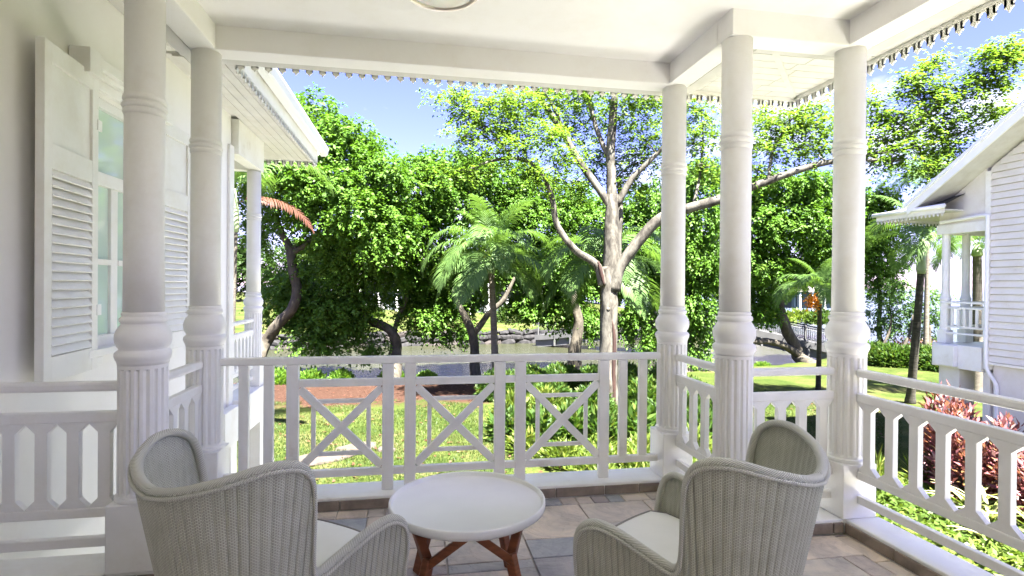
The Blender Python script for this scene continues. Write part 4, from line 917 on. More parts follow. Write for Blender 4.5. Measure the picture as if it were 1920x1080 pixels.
pads = [(850, 172, 18.4, 34, 9), (905, 190, 18.6, 55, 14), (880, 214, 18.5, 48, 10), (905, 240, 18.5, 45, 9), (870, 258, 18.2, 26, 6), (960, 178, 19, 60, 16), (945, 226, 19, 50, 12), (1000, 215, 19.4, 46, 14), (930, 285, 18.5, 62, 12), (985, 262, 19, 60, 16),
 (880, 318, 18.3, 42, 10), (1035, 170, 20.4, 60, 18), (1030, 250, 19, 40, 14), (1060, 290, 19, 40, 16), (1000, 325, 19, 50, 14), (1075, 340, 20.5, 48, 18), (1095, 175, 21, 60, 22), (1090, 230, 21, 50, 22), (1120, 300, 21, 50, 20), (1165, 170, 20, 60, 20), (1180, 215, 20.6, 60, 24), (1205, 260, 20, 50, 20), (1205, 300, 20.6, 48, 22), (1240, 185, 19.6, 55, 14), (1195, 345, 20.8, 44, 16),
 (1310, 200, 19.4, 44, 12), (1322, 232, 19.4, 46, 14), (1300, 268, 19.4, 40, 14), (1330, 310, 19, 36, 12), (1410, 208, 19, 46, 12), (1440, 235, 18.6, 55, 16), (1430, 270, 18.6, 40, 14), (1500, 205, 18.4, 60, 14), (1505, 240, 18.4, 60, 18), (1480, 280, 18.2, 50, 10), (1540, 275, 18, 40, 10), (1420, 318, 18.2, 30, 8),
 (1640, 190, 17.4, 26, 8), (1650, 215, 17.4, 34, 9), (1690, 232, 17.2, 60, 11), (1650, 262, 17.2, 44, 12), (1730, 222, 17, 50, 10), (1722, 172, 16.9, 42, 9), (1715, 146, 16.9, 24, 7), (1760, 196, 16.8, 40, 9), (1795, 165, 16.7, 46, 11), (1845, 142, 16.5, 44, 9), (1880, 92, 16.4, 34, 7), (1855, 108, 16.4, 42, 7), (1900, 100, 16.4, 26, 7), (1875, 150, 16.5, 30, 6), (1745, 118, 16.9, 16, 5),
 (1780, 250, 17.5, 60, 11), (1835, 214, 17.6, 50, 9), (1870, 200, 17.6, 30, 7), (1720, 275, 17.2, 60, 10), (1790, 290, 17.4, 44, 9), (1670, 292, 17, 50, 7), (1740, 318, 17.3, 40, 7), (1600, 280, 17.4, 40, 9)]
LP = np.vstack([spline(np.array(D_(P)), 24) for P, _ in limbs]); PL = px_lobes(pads, .75); r1 = np.random.default_rng(21); bl = MB()
SUB = clump(PL, 6, .5, 12, 1.1, .8, False)
for k, c in enumerate(PL):
    c = np.array(c); q = LP[np.argmin(((LP - c[:3]) ** 2).sum(1) + .6 * np.maximum(0, LP[:, 2] - c[2]) ** 2)]
    bl.tube(spline([q, (q + c[:3]) / 2 + r1.normal(size=3) * .12, c[:3] - [0, 0, .05]], 7), np.linspace(.032, .016, 7), 5)
    for j_ in range(6):
        e = np.array(SUB[len(PL) + k * 6 + j_][:3]); bl.tube(spline([c[:3] - [0, 0, .05], (c[:3] + e) / 2 + r1.normal(size=3) * .08, e], 5), np.linspace(.015, .005, 5), 4)
bl.build('branchlets', M['bark_pale'], T1, sm=True)['kind'] = 'stuff'
crown(T1, lobe_leaves(SUB, 25, .13, .22, .8, True, 11), M['leaf_tall'], .52)

# ---- dense round-crowned trees along the near bank
def dense(label, base, trunk_px, lobes, seed, leaf=.175, per=44, mat='leaf_dense', bark_='bark_brown', extra=(), hang=.2, depth=.8, group='dense trees along the river bank'):
    t_ = thing('dense_tree', base, label, 'tree', group)
    if trunk_px:
        mb = MB(); P = [np.array(base) + [0, 0, -.4]] + [px(*q[:3]) for q in trunk_px]; limb(mb, P, [trunk_px[0][3] * 1.35] + [q[3] for q in trunk_px], None, 12, .09); mb.build('trunk', M[bark_], t_, sm=True)
    for e in extra:
        mb = MB(); limb(mb, [px(*q[:3]) for q in e], [q[3] for q in e], None, 9, .08); mb.build('limb', M[bark_], t_, sm=True)
    crown(t_, lobe_leaves(clump(px_lobes(lobes, depth, True), 6, .5, seed, 1.1, .9), per * .62, leaf, .22, .45, False, seed, hang=hang), M[mat], .58); return t_
dense('large bright green tree filling the left, its leaning bare trunk beside the far eave', (-7.6, 27.0, GZ),
      [(494, 650, 27.5, .30), (520, 610, 27.3, .27), (550, 575, 27, .24), (556, 540, 27, .23), (548, 500, 27, .23), (545, 470, 27, .22), (530, 440, 27, .15), (515, 400, 27, .10)],
      [(520, 245, 27.5, 62, 48), (575, 225, 27.2, 60, 32), (620, 262, 27.0, 66, 42), (675, 258, 27.2, 40, 26), (540, 310, 27, 60, 44), (610, 325, 26.4, 74, 44), (690, 315, 26.6, 54, 36), (560, 385, 27.6, 50, 34), (650, 392, 25.8, 76, 42), (725, 345, 27, 42, 34), (700, 440, 25.9, 62, 38), (630, 460, 26.6, 60, 34), (470, 300, 28, 50, 60), (480, 400, 29, 40, 50), (735, 410, 27, 46, 34)],
      31, extra=[[(548, 475, 27, .16), (570, 462, 26.8, .14), (592, 440, 26.4, .10), (620, 390, 26, .06)], [(548, 470, 27, .12), (600, 400, 27.2, .08), (640, 330, 27, .05)]])
dense('spreading dark green tree whose crooked trunk leans over the river behind the front rail', (-1.2, 28.6, GZ - .3),
      [(742, 660, 29.6, .34), (738, 628, 29.5, .26), (720, 612, 29.4, .24), (690, 598, 29.2, .22), (665, 568, 29, .19), (648, 535, 28.8, .16), (640, 490, 28.6, .12)],
      [(620, 520, 27.6, 62, 30), (690, 505, 27.6, 62, 30), (560, 550, 27.6, 48, 36), (630, 575, 27, 56, 30), (580, 610, 26.8, 42, 30), (655, 615, 27, 40, 22), (600, 645, 26.6, 44, 12), (740, 480, 29, 54, 34), (690, 650, 27.4, 26, 14), (520, 560, 28.5, 40, 50), (700, 555, 28.4, 34, 24), (600, 560, 29.5, 60, 40), (660, 600, 29.8, 40, 24)],
      32, extra=[[(737, 640, 29.5, .16), (745, 600, 29.6, .12), (762, 560, 29.7, .09), (770, 500, 29.8, .06)]], per=40)
dense('bright green tree behind the arching palm, left of the pale trunk', (3.1, 28.4, GZ - .3),
      [(890, 665, 29, .24), (888, 635, 29, .25), (880, 610, 29, .22), (862, 575, 29.2, .15), (850, 540, 29.3, .12)],
      [(775, 322, 29.6, 44, 26), (815, 350, 29, 54, 34), (790, 400, 28.8, 50, 36), (850, 315, 30, 50, 30), (905, 330, 30.5, 62, 34), (860, 395, 29.6, 60, 34), (800, 455, 29, 50, 34), (780, 515, 29.4, 46, 34), (830, 560, 29.4, 40, 32), (790, 590, 29, 44, 26), (940, 390, 31, 60, 36), (850, 620, 29.4, 36, 16), (810, 530, 30, 60, 30), (880, 500, 30.4, 60, 40), (870, 565, 30.6, 36, 28), (760, 545, 30, 40, 30), (960, 470, 31.6, 60, 40), (975, 560, 31.8, 30, 26)],
      33, extra=[[(886, 630, 29, .18), (915, 590, 29.1, .15), (945, 560, 29.3, .12), (965, 520, 29.5, .08)]])
dense('shaded dark tree in the middle behind the pale forked trunk', (8.5, 28.4, GZ - .3),
      [(1078, 655, 29.6, .33), (1085, 610, 29.6, .27), (1078, 570, 29.6, .22), (1070, 530, 29.8, .15)],
      [(985, 350, 31.5, 56, 34), (1010, 410, 31, 60, 40), (1040, 470, 31, 56, 38), (985, 500, 31.4, 48, 36), (1060, 540, 30.8, 52, 36), (1010, 565, 30.6, 44, 30), (1110, 420, 31.6, 56, 40), (1115, 500, 31.4, 50, 44), (1060, 590, 30, 50, 22), (1180, 420, 31.5, 46, 40), (1190, 500, 31, 50, 40), (1110, 600, 30, 30, 24), (1060, 380, 32, 50, 34)],
      34, leaf=.175)
dense('dense tree with drooping leaf curtains between the two nearest right columns', (14.6, 28.0, GZ - .3),
      [(1290, 640, 30.8, .3), (1300, 560, 30.8, .24), (1310, 480, 30.8, .15)],
      [(1240, 380, 31, 50, 38), (1300, 340, 30.6, 54, 30), (1330, 400, 30, 52, 36), (1270, 450, 30, 56, 40), (1320, 480, 29.6, 50, 40), (1230, 530, 30, 44, 40), (1300, 550, 29.4, 54, 38), (1200, 590, 29.6, 34, 34), (1305, 615, 29, 24, 34), (1322, 650, 28.8, 10, 30), (1295, 660, 28.9, 10, 24), (1225, 620, 29.4, 26, 20), (1215, 645, 29, 14, 14), (1172, 610, 29.6, 14, 26)],
      35, hang=.9)
dense('bushy green tree between the right columns with a low limb over the water', (24.2, 30.0, GZ - .1),
      [(1500, 672, 35.5, .38), (1488, 645, 35.5, .36), (1468, 600, 35.4, .32), (1462, 565, 35.3, .27), (1468, 530, 35.2, .20), (1455, 480, 35, .12)],
      [(1400, 372, 34, 40, 24), (1455, 355, 33.6, 54, 26), (1515, 345, 33.2, 48, 24), (1545, 380, 33.2, 40, 32), (1420, 425, 33, 56, 36), (1490, 420, 32.6, 60, 36), (1430, 490, 32.8, 46, 32), (1545, 450, 33, 42, 36), (1500, 490, 33.5, 44, 28), (1425, 545, 33.6, 34, 26), (1545, 520, 34, 40, 26), (1385, 480, 33, 40, 40), (1440, 580, 33.2, 20, 22), (1400, 590, 33, 26, 24)],
      36, extra=[[(1496, 664, 35.4, .26), (1470, 648, 34.8, .22), (1440, 640, 34.4, .2), (1405, 642, 34, .16)]], leaf=.20)
dense('narrow leafy tree just right of the corner column', (31.5, 30.5, GZ),
      [(1652, 640, 38, .16), (1650, 560, 38, .12), (1648, 460, 38, .07)],
      [(1648, 372, 37, 28, 22), (1640, 410, 37, 36, 26), (1662, 440, 37, 26, 22), (1640, 480, 37, 34, 26), (1650, 530, 37, 34, 22), (1610, 430, 37, 40, 60), (1675, 500, 37, 18, 12)], 37, leaf=.19, group=None)
# beach trees
for q, (lab, bs, tk_, lb) in enumerate([
    ('small airy beach tree with leaning thin stem at the water, nearest the corner column', px(1650, 690, 36), [(1655, 650, 36, .09), (1668, 620, 36, .07), (1672, 590, 36, .05)], [(1650, 585, 36, 34, 14), (1680, 600, 36, 30, 12), (1645, 615, 36, 26, 10)]),
    ('airy beach tree spreading beside the dark palm stem', px(1690, 690, 35), [(1695, 650, 35, .11), (1706, 625, 35, .08), (1712, 590, 35, .05)], [(1690, 560, 35, 34, 14), (1712, 580, 35, 36, 16), (1695, 612, 35, 26, 12), (1680, 535, 35, 20, 10)]),
    ('light green beach tree close against the neighbouring balcony', px(1745, 690, 34), [(1742, 650, 34, .1), (1744, 610, 34, .07)], [(1745, 560, 34, 22, 18), (1748, 600, 34, 22, 20), (1740, 640, 34, 20, 14)])]):
    dense(lab, tuple(bs[:2]) + (GZ,), tk_, lb, 50 + q, .17, 15, 'beach', group=None)

# ---- palms
def frond_mesh(L, el, droop, n=36, ll=.62, seed=0, sag=.5, pinch=1.0):
    """feather leaf leaving the crown at elevation el and arching over; local +x outwards"""
    r0 = np.random.default_rng(seed); s = np.linspace(0, 1, 26); ang = el - droop * s ** 1.4
    dx = np.cos(ang) * L / 25; dz = np.sin(ang) * L / 25; P = np.c_[np.r_[0, np.cumsum(dx)[:-1]], np.zeros(26), np.r_[0, np.cumsum(dz)[:-1]]]
    V = []; F = []; T = []
    for i in range(25):                                        # rachis
        w_ = .022 * (1 - .75 * s[i]); w2 = .022 * (1 - .75 * s[i + 1]); b = len(V)
        V += [P[i] + [0, -w_, 0], P[i] + [0, w_, 0], P[i + 1] + [0, w2, 0], P[i + 1] + [0, -w2, 0]]; F.append((b, b + 1, b + 2, b + 3)); T.append(.85)
    for k in range(n):
        t = .14 + .86 * (k + .5) / n; p = np.array([np.interp(t, s, P[:, i]) for i in range(3)]); a = np.interp(t, s, ang); tx = np.array([cos(a), 0, sin(a)]); up_ = np.array([-sin(a), 0, cos(a)])
        ln = ll * (sin(pi * min(1, .12 + t * .95)) ** .6 * .85 + .18) * r0.uniform(.88, 1.1)
        for sg in (-1, 1):
            d = unit(tx * (.55 + .5 * t) + np.array([0, sg, 0]) * pinch + up_ * r0.uniform(.05, .3)); w_ = .026 + .009 * (1 - t)
            side = unit(np.cross(d, up_)); m1 = p + d * ln * .45; d2 = unit(d + np.array([0, 0, -sag * r0.uniform(.8, 1.3)])); m2 = m1 + d2 * ln * .35; d3 = unit(d2 + np.array([0, 0, -sag * 1.5])); e = m2 + d3 * ln * .26; b = len(V)
            V += [p - side * w_ * .6, p + side * w_ * .6, m1 + side * w_, m1 - side * w_, m2 + side * w_ * .7, m2 - side * w_ * .7, e + side * .002, e - side * .002]
            F += [(b, b + 1, b + 2, b + 3), (b + 3, b + 2, b + 4, b + 5), (b + 5, b + 4, b + 6, b + 7)]; tt = np.clip(.45 + r0.normal(0, .12), 0, 1); T += [tt] * 3
    return np_mesh('frond', np.array(V), np.array(F), T)
FR = [frond_mesh(3.3, R(82), R(78), seed=1, ll=.8), frond_mesh(3.5, R(58), R(135), seed=2, ll=.85), frond_mesh(3.5, R(36), R(135), seed=3, ll=.85), frond_mesh(3.3, R(14), R(110), seed=4, ll=.85), frond_mesh(3.3, R(-12), R(72), seed=5, ll=.8)]
FY = frond_mesh(1.3, R(10), R(50), seed=8, ll=.5, n=26)
def palm(label, base, top, r0_, spec, bark_='bark_palm', shaft=.9, scale=1.0, mat='palm', seed=0, group='feather palms in the garden', rs=.10):
    t_ = thing('feather_palm', base, label, 'palm tree', group); base = np.array(base); top = np.array(top); rr = np.random.default_rng(seed)
    mb = MB(); n = 44; P = [base + (top - base) * k + np.array([.12 * sin(k * 2.6), .05 * sin(k * 4), 0]) * np.linalg.norm(top - base) * .12 * (k * (1 - k)) for k in np.linspace(0, 1, n)]
    mb.tube(P, [r0_ * (1.25 - .35 * k if k > .06 else 1.6 - 5 * k) * (1 + .05 * (i % 2)) for i, k in enumerate(np.linspace(0, 1, n))], 12); mb.build('trunk', M[bark_], t_, sm=True)
    if shaft:
        cs = MB(); cs.lathe([(r0_ * 1.02, -shaft * .15), (r0_ * 1.25, 0), (r0_ * 1.05, shaft * .5), (rs * .6, shaft)], 14, c=tuple(top)); cs.build('crownshaft', M['crownshaft'], t_, sm=True)
    hub = top + [0, 0, shaft * .85 if shaft else .05]
    for v, a, sc in spec:
        me = FR[v] if v < 10 else FY; o = bpy.data.objects.new('frond', me); COL.objects.link(o)
        mt = M['palm_yellow'] if v >= 10 else M[mat]
        if not me.materials: me.materials.append(mt)
        o.material_slots[0].link = 'OBJECT'; o.material_slots[0].material = mt
        o.parent = t_; o.location = hub - base; o.rotation_euler = (rr.uniform(-.25, .25), 0, a); o.scale = (sc * scale,) * 3
        if v >= 10: o['label'] = 'yellow dying frond'
    return t_
def ring(v, n, a0, sc, j=.25):
    return [(v, a0 + 2 * pi * k / n + random.uniform(-j, j), sc * random.uniform(.9, 1.1)) for k in range(n)]
p1t = px(921, 508, 25.0)
palm('arching green palm in the middle with a slim ringed trunk', (p1t[0] + .3, p1t[1] + .3, GZ), p1t, .14, ring(0, 5, .3, 1.0) + ring(1, 6, .1, 1.05) + ring(2, 7, .5, 1.12) + ring(3, 7, .0, 1.15) + ring(4, 6, 1.2, 1.12) + [(10, 3.4, 1.0), (10, .4, 1.0)], seed=3, shaft=.75)
p2t = px(1130, 520, 24.3)
palm('shadowed palm drooping behind the pale forked trunk', (p2t[0] + .2, p2t[1] + .4, GZ), p2t, .14, ring(1, 5, .4, 1.15) + ring(2, 7, .2, 1.25) + ring(3, 6, .6, 1.25) + ring(4, 4, .1, 1.2) + [(10, 4.2, 1.3)], seed=4, shaft=.8)
p3t = px(1537, 568, 21.6)
p3 = palm('slender palm by the corner column with an orange flower cluster', (17.19, 21.03, GZ), p3t, .085, ring(0, 3, .3, .62) + ring(1, 5, 0, .66) + ring(2, 5, .5, .7) + ring(3, 3, 2.6, .7), 'bark_dark', .5, seed=5, rs=.06)
r0 = np.random.default_rng(9); fc = px(1524, 566, 21.5); C = fc + r0.normal(size=(420, 3)) * [.13, .13, .16]; me = leaves_mesh('flower_cluster', C, r0.normal(size=(420, 3)) + [0, 0, -.6], r0.normal(size=(420, 3)), .12, .04, r0.uniform(0, 1, 420), o=np.array([17.19, 21.03, GZ])); o = link('flower_cluster', me, M['flower'], p3); o['kind'] = 'stuff'
p4t = px(1727, 505, 19.8)
palm('tall palm with dark trunk on the right lawn before the neighbouring house', (19.0, 18.3, GZ), p4t, .125, ring(0, 3, .3, .8) + ring(1, 4, .1, .85) + ring(2, 4, .5, .85) + ring(3, 2, .9, .7), 'bark_dark', 1.1, seed=6, mat='palm')
p5t = px(1832, 478, 22)
palm('palm partly hidden behind the columns of the neighbouring balcony', (p5t[0] + .1, p5t[1], GZ), p5t, .16, ring(1, 5, .1, .8) + ring(2, 6, .5, .8) + ring(3, 5, .3, .75), 'bark_palm', .4, seed=7)
p6t = px(1740, 355, 34)
palm('distant palm top showing above the neighbouring roof edge', (p6t[0], p6t[1], GZ), p6t, .12, ring(0, 3, .2, .9) + ring(1, 6, .1, 1) + ring(2, 6, .4, 1), seed=8, shaft=.6)
p7t = px(437, 425, 14.5)
p7 = palm('ringed palm behind the left wing column with a dead brown frond', (p7t[0] - .1, p7t[1] - .4, GZ), p7t, .13, ring(0, 3, .2, .8) + ring(1, 5, 1.5, .9) + [(2, 2.2, .9), (2, 3.6, .9), (3, 3.0, .9)], seed=9, shaft=1.0)
DF = frond_mesh(2.9, R(12), R(78), seed=12, ll=.6, sag=.9, pinch=.8, n=50); DF.materials.append(M['palm_dead']); DF.name = 'dead_frond'
o = link('dead_frond', DF, None, p7, loc=Vector(p7t + [0, 0, .62]) - p7.location, rot=(0, 0, -.28)); o['label'] = 'dry reddish brown frond hanging to the right'; o.scale = (.88,) * 3

# ---- garden beds: single shrubs
def shrub(label, x, y, rad, h, n, L, W, mat, seed, group=None, name='shrub', cat='shrub', z=None, upright=.9, blade=False):
    r0 = np.random.default_rng(seed); g = float(ground_h(np.array(x), np.array(y))) if z is None else z
    t_ = thing(name, (x, y, g), label, cat, group)
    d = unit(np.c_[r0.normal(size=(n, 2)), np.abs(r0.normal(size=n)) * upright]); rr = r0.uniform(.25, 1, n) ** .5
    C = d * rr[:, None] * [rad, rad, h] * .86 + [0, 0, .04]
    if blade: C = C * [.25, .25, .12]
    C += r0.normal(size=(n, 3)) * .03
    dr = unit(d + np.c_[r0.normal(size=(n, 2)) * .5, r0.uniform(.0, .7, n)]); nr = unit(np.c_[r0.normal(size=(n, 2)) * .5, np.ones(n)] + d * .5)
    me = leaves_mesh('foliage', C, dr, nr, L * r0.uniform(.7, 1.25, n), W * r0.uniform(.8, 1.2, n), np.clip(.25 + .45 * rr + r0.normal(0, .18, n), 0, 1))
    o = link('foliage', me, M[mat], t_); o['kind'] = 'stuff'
    st = MB()
    for k in range(5):
        a_ = r0.uniform(0, 2 * pi); st.tube([(0, 0, -.05), (rad * .25 * cos(a_), rad * .25 * sin(a_), h * .35), (rad * .5 * cos(a_), rad * .5 * sin(a_), h * .72)], [.018, .014, .006], 6)
    st.build('stems', M['bark_brown'], None).parent = t_; return t_
sd_ = 100
GB = 'leafy shrubs massed in the bed beyond the front railing'
BED = [
    # front lime-green band
    (2.9, 14.2, .5, .55, .26, .07, 'leaf_lime', 'lime'), (3.6, 13.2, .6, .5, .26, .07, 'leaf_lime', 'lime'), (4.6, 13.0, .65, .55, .26, .07, 'leaf_lime', 'lime'), (4.0, 12.2, .55, .45, .24, .06, 'leaf_lime', 'lime'), (5.3, 12.3, .65, .55, .26, .07, 'leaf_lime', 'lime'), (5.9, 13.2, .7, .6, .26, .07, 'leaf_lime', 'lime'), (6.6, 12.5, .6, .5, .26, .07, 'leaf_lime', 'lime'), (5.0, 11.3, .55, .4, .24, .06, 'leaf_lime', 'lime'), (6.2, 11.2, .6, .45, .24, .06, 'leaf_lime', 'lime'), (7.2, 13.6, .7, .6, .28, .07, 'leaf_lime', 'lime'), (7.6, 12.2, .6, .5, .26, .07, 'leaf_lime', 'lime'), (4.2, 11.4, .5, .35, .24, .06, 'leaf_lime', 'lime'),
    # broad-leaved mid band
    (2.7, 15.6, .6, .85, .34, .10, 'leaf_shrub', 'broad'), (3.5, 15.0, .65, .95, .36, .11, 'leaf_shrub', 'broad'), (4.4, 15.2, .7, 1.0, .38, .12, 'leaf_shrub', 'broad'), (5.3, 14.8, .7, .95, .36, .11, 'leaf_shrub', 'broad'), (6.2, 15.0, .75, 1.0, .4, .12, 'leaf_shrub', 'broad'), (7.2, 15.2, .7, 1.0, .4, .12, 'leaf_shrub', 'broad'), (8.1, 14.6, .7, .9, .36, .11, 'leaf_shrub', 'broad'), (3.0, 16.8, .7, 1.1, .34, .1, 'leaf_lime', 'bright'), (4.1, 17.0, .8, 1.15, .3, .09, 'leaf_lime', 'bright'), (8.4, 16.2, .8, 1.1, .36, .1, 'leaf_shrub', 'broad'), (9.3, 15.6, .7, 1.0, .34, .1, 'leaf_shrub', 'broad'),
    # dark fine-leaved back band
    (3.3, 21.5, 1.0, 1.25, .22, .09, 'leaf_shrub', 'dark'), (4.6, 22.0, 1.1, 1.3, .22, .09, 'leaf_shrub', 'dark'), (6.0, 22.2, 1.1, 1.3, .22, .09, 'leaf_shrub', 'dark'), (7.4, 22.0, 1.1, 1.3, .22, .09, 'leaf_shrub', 'dark'), (8.9, 22.3, 1.1, 1.3, .22, .09, 'leaf_shrub', 'dark'), (4.8, 19.0, .9, 1.1, .24, .09, 'leaf_shrub', 'dark'), (6.0, 18.0, .8, 1.0, .26, .09, 'leaf_shrub', 'dark'), (8.2, 18.6, .9, 1.2, .26, .09, 'leaf_shrub', 'dark'), (9.6, 18.2, .9, 1.2, .28, .1, 'leaf_shrub', 'dark'), (10.4, 21.5, 1.0, 1.3, .24, .09, 'leaf_shrub', 'dark')]
ORD = ['first', 'second', 'third', 'fourth', 'fifth', 'sixth', 'seventh', 'eighth', 'ninth', 'tenth', 'eleventh', 'twelfth']
def place(q): return (_c * q[0] - _s * q[1]) / (_s * q[0] + _c * q[1])
for (x, y, rad, h, L, W, mt, lab) in BED:
    sd_ += 1
    lb = {'lime': 'low lime green shrub edging the garden bed', 'broad': 'broad leaved shrub in the middle of the garden bed', 'bright': 'bright bushy shrub left of the pale trunk', 'dark': 'dark bushy shrub at the river side of the bed'}[lab]
    k_ = sorted([q for q in BED if q[7] == lab], key=place).index((x, y, rad, h, L, W, mt, lab)); lb += ', %s from the left' % ORD[k_]
    n = int({'lime': 900, 'broad': 700, 'bright': 1500, 'dark': 2600}[lab] * (rad / .7) ** 2)
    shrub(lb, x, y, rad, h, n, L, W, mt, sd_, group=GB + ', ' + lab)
# right-hand side
for k, (x, y, rad, h, lab) in enumerate([(11.7, 10.3, .62, 2.6, 'tallest pink leaved bush behind the right railing'), (11.5, 9.75, .6, 2.2, 'pink leaved bush in front of the tallest one'), (11.8, 9.2, .6, 2.1, 'pink leaved bush standing before the neighbouring lower wall'), (11.6, 8.5, .5, 1.5, 'sparse pink leaved bush nearest the right edge')]):
    shrub(lab, x, y, rad, h, 1300, .18, .068, 'leaf_pink', 300 + k, group='pink leaved bushes beside the neighbouring house', upright=1.0)
shrub('red and yellow leaved plant glowing under the neighbouring balcony', 14.6, 13.2, .35, 1.9, 260, .35, .07, 'red', 310, name='red_plant', cat='plant')
for k, (x, y, lab) in enumerate([(10.7, 11.2, 'spiky lime dracaena clump left of the others below the right railing'), (11.4, 10.7, 'spiky lime dracaena clump in the middle below the right railing'), (9.9, 10.3, 'spiky lime dracaena clump nearest the corner column')]):
    shrub(lab, x, y, .45, .6, 110, .6, .05, 'leaf_lime', 320 + k, group='spiky clumps below the right railing', name='dracaena', cat='plant', blade=True, upright=1.0)
def varieg(x, y, h, n, label, seed):
    r0 = np.random.default_rng(seed); g = float(ground_h(np.array(x), np.array(y))); t_ = thing('striped_plant', (x, y, g), label, 'plant', 'cream striped strap leaved plants')
    for k in range(n):
        a_ = 2.4 * k; el = R(80 - 62 * k / n); L = h * r0.uniform(.8, 1.1); s = np.linspace(0, 1, 7); an = el - s * R(70); X_ = np.cumsum(np.cos(an)) * L / 7; Z_ = np.cumsum(np.sin(an)) * L / 7; w_ = .034 * np.sin(pi * np.clip(.12 + .86 * s, 0, 1)) ** .7 + .002
        V = []; F = []; T = []
        for i in range(7): V += [(X_[i], -w_[i], Z_[i] + w_[i] * .4), (X_[i], 0, Z_[i]), (X_[i], w_[i], Z_[i] + w_[i] * .4)]
        for i in range(6): F += [(3 * i, 3 * i + 1, 3 * i + 4, 3 * i + 3), (3 * i + 1, 3 * i + 2, 3 * i + 5, 3 * i + 4)]; T += [.95, .35]
        o = link('strap_leaf', np_mesh('strap_leaf', np.array(V), np.array(F), T), M['leaf_varieg'], t_, rot=(0, 0, a_))
varieg(10.7, 8.6, 1.0, 26, 'cream striped strap leaved plant nearest the right edge', 1); varieg(10.9, 9.1, 1.1, 26, 'cream striped strap leaved plant in front of the pink bush', 2); varieg(10.0, 8.0, .8, 22, 'small cream striped strap leaved plant low by the railing', 3); varieg(11.0, 8.0, 1.1, 24, 'cream striped strap leaved plant under the sparse pink bush', 4)
# ground cover below the right railing
r0 = np.random.default_rng(77); n = 26000; X = r0.uniform(3.6, 12.8, n); Y = r0.uniform(4.6, 11.6, n); k = (Y < 11.4 - .08 * (X - 4)) & ((X > 7.2) | (Y > 8.6)); X, Y = X[k], Y[k]; n = len(X)
hgt = .10 + .12 * (np.sin(X * 2.1) * np.cos(Y * 1.8) + 1) / 2
me = leaves_mesh('ground_cover', np.c_[X, Y, ground_h(X, Y) + hgt * r0.uniform(.2, 1, n)], np.c_[r0.normal(size=(n, 2)), r0.uniform(.1, .8, n)], np.c_[r0.normal(size=(n, 2)) * .45, np.ones(n)], .15 * r0.uniform(.7, 1.4, n), .075, np.clip(.5 + .25 * np.sin(X * 1.1 + Y * .7) + r0.normal(0, .2, n), 0, 1))
o = link('ground_cover', me, M['leaf_lime']); o['kind'] = 'stuff'
# hedge on the right bank
for k, (x_, D, h) in enumerate([(1640, 33, 1.5), (1672, 32, 1.5), (1705, 31.5, 1.4), (1735, 31, 1.5), (1762, 30, 1.5)]):
    p = px(x_, 690, D); shrub('round green bush in the right lawn hedge, %s' % ['first from the corner column', 'second from the corner column', 'left of the dark palm trunk', 'right of the dark palm trunk', 'closest to the neighbouring house'][k], p[0], p[1], 1.3, h, 2600, .24, .09, 'leaf_shrub', 400 + k, group='hedge bushes at the right lawn edge', z=GZ - .1)
p = px(1725, 655, 36); shrub('reddish flowering bush behind the hedge', p[0], p[1], 3.0, 1.6, 2200, .2, .08, 'leaf_pink', 410, z=GZ - .2)
# low bushes at the water's edge and hanging boughs near the front rail
for k, (x_, y_, D, r_, h) in enumerate([(520, 722, 25.5, .9, 1.3), (585, 705, 27, .9, 1.0), (640, 705, 27.4, .8, .9), (735, 700, 29, .7, .8), (800, 705, 28.6, .6, .6), (1250, 705, 29, .6, 1.0), (1430, 690, 33, .7, .6)]):
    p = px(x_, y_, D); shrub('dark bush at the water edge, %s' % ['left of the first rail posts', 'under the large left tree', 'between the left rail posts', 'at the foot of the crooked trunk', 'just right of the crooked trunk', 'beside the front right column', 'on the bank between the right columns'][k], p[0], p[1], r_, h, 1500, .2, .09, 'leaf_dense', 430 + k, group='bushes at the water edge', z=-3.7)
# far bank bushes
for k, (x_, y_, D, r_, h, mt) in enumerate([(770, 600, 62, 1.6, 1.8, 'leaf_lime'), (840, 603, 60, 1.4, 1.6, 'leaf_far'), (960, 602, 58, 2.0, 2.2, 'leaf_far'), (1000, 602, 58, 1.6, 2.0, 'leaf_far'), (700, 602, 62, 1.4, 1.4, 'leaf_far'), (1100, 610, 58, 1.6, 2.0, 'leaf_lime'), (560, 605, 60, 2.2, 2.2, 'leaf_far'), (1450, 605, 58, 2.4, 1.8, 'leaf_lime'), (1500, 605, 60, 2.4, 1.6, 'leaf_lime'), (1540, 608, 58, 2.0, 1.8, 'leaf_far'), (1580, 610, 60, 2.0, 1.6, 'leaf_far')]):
    p = px(x_, y_, D); shrub('bush on the far bank, %s' % ['lime green before the porch house', 'left of the arching palm trunk', 'under the right side of the arching palm', 'round one left of the dark middle trunk', 'left of the crooked trunk', 'lime one beside the pale trunk', 'far left behind the leaning trunk', 'lime one behind the bridge', 'lime one past the bridge', 'behind the slender palm', 'beyond the corner column'][k], p[0], p[1], r_, h, 900, .45, .2, mt, 450 + k, group='bushes on the far bank', z=-2.5)
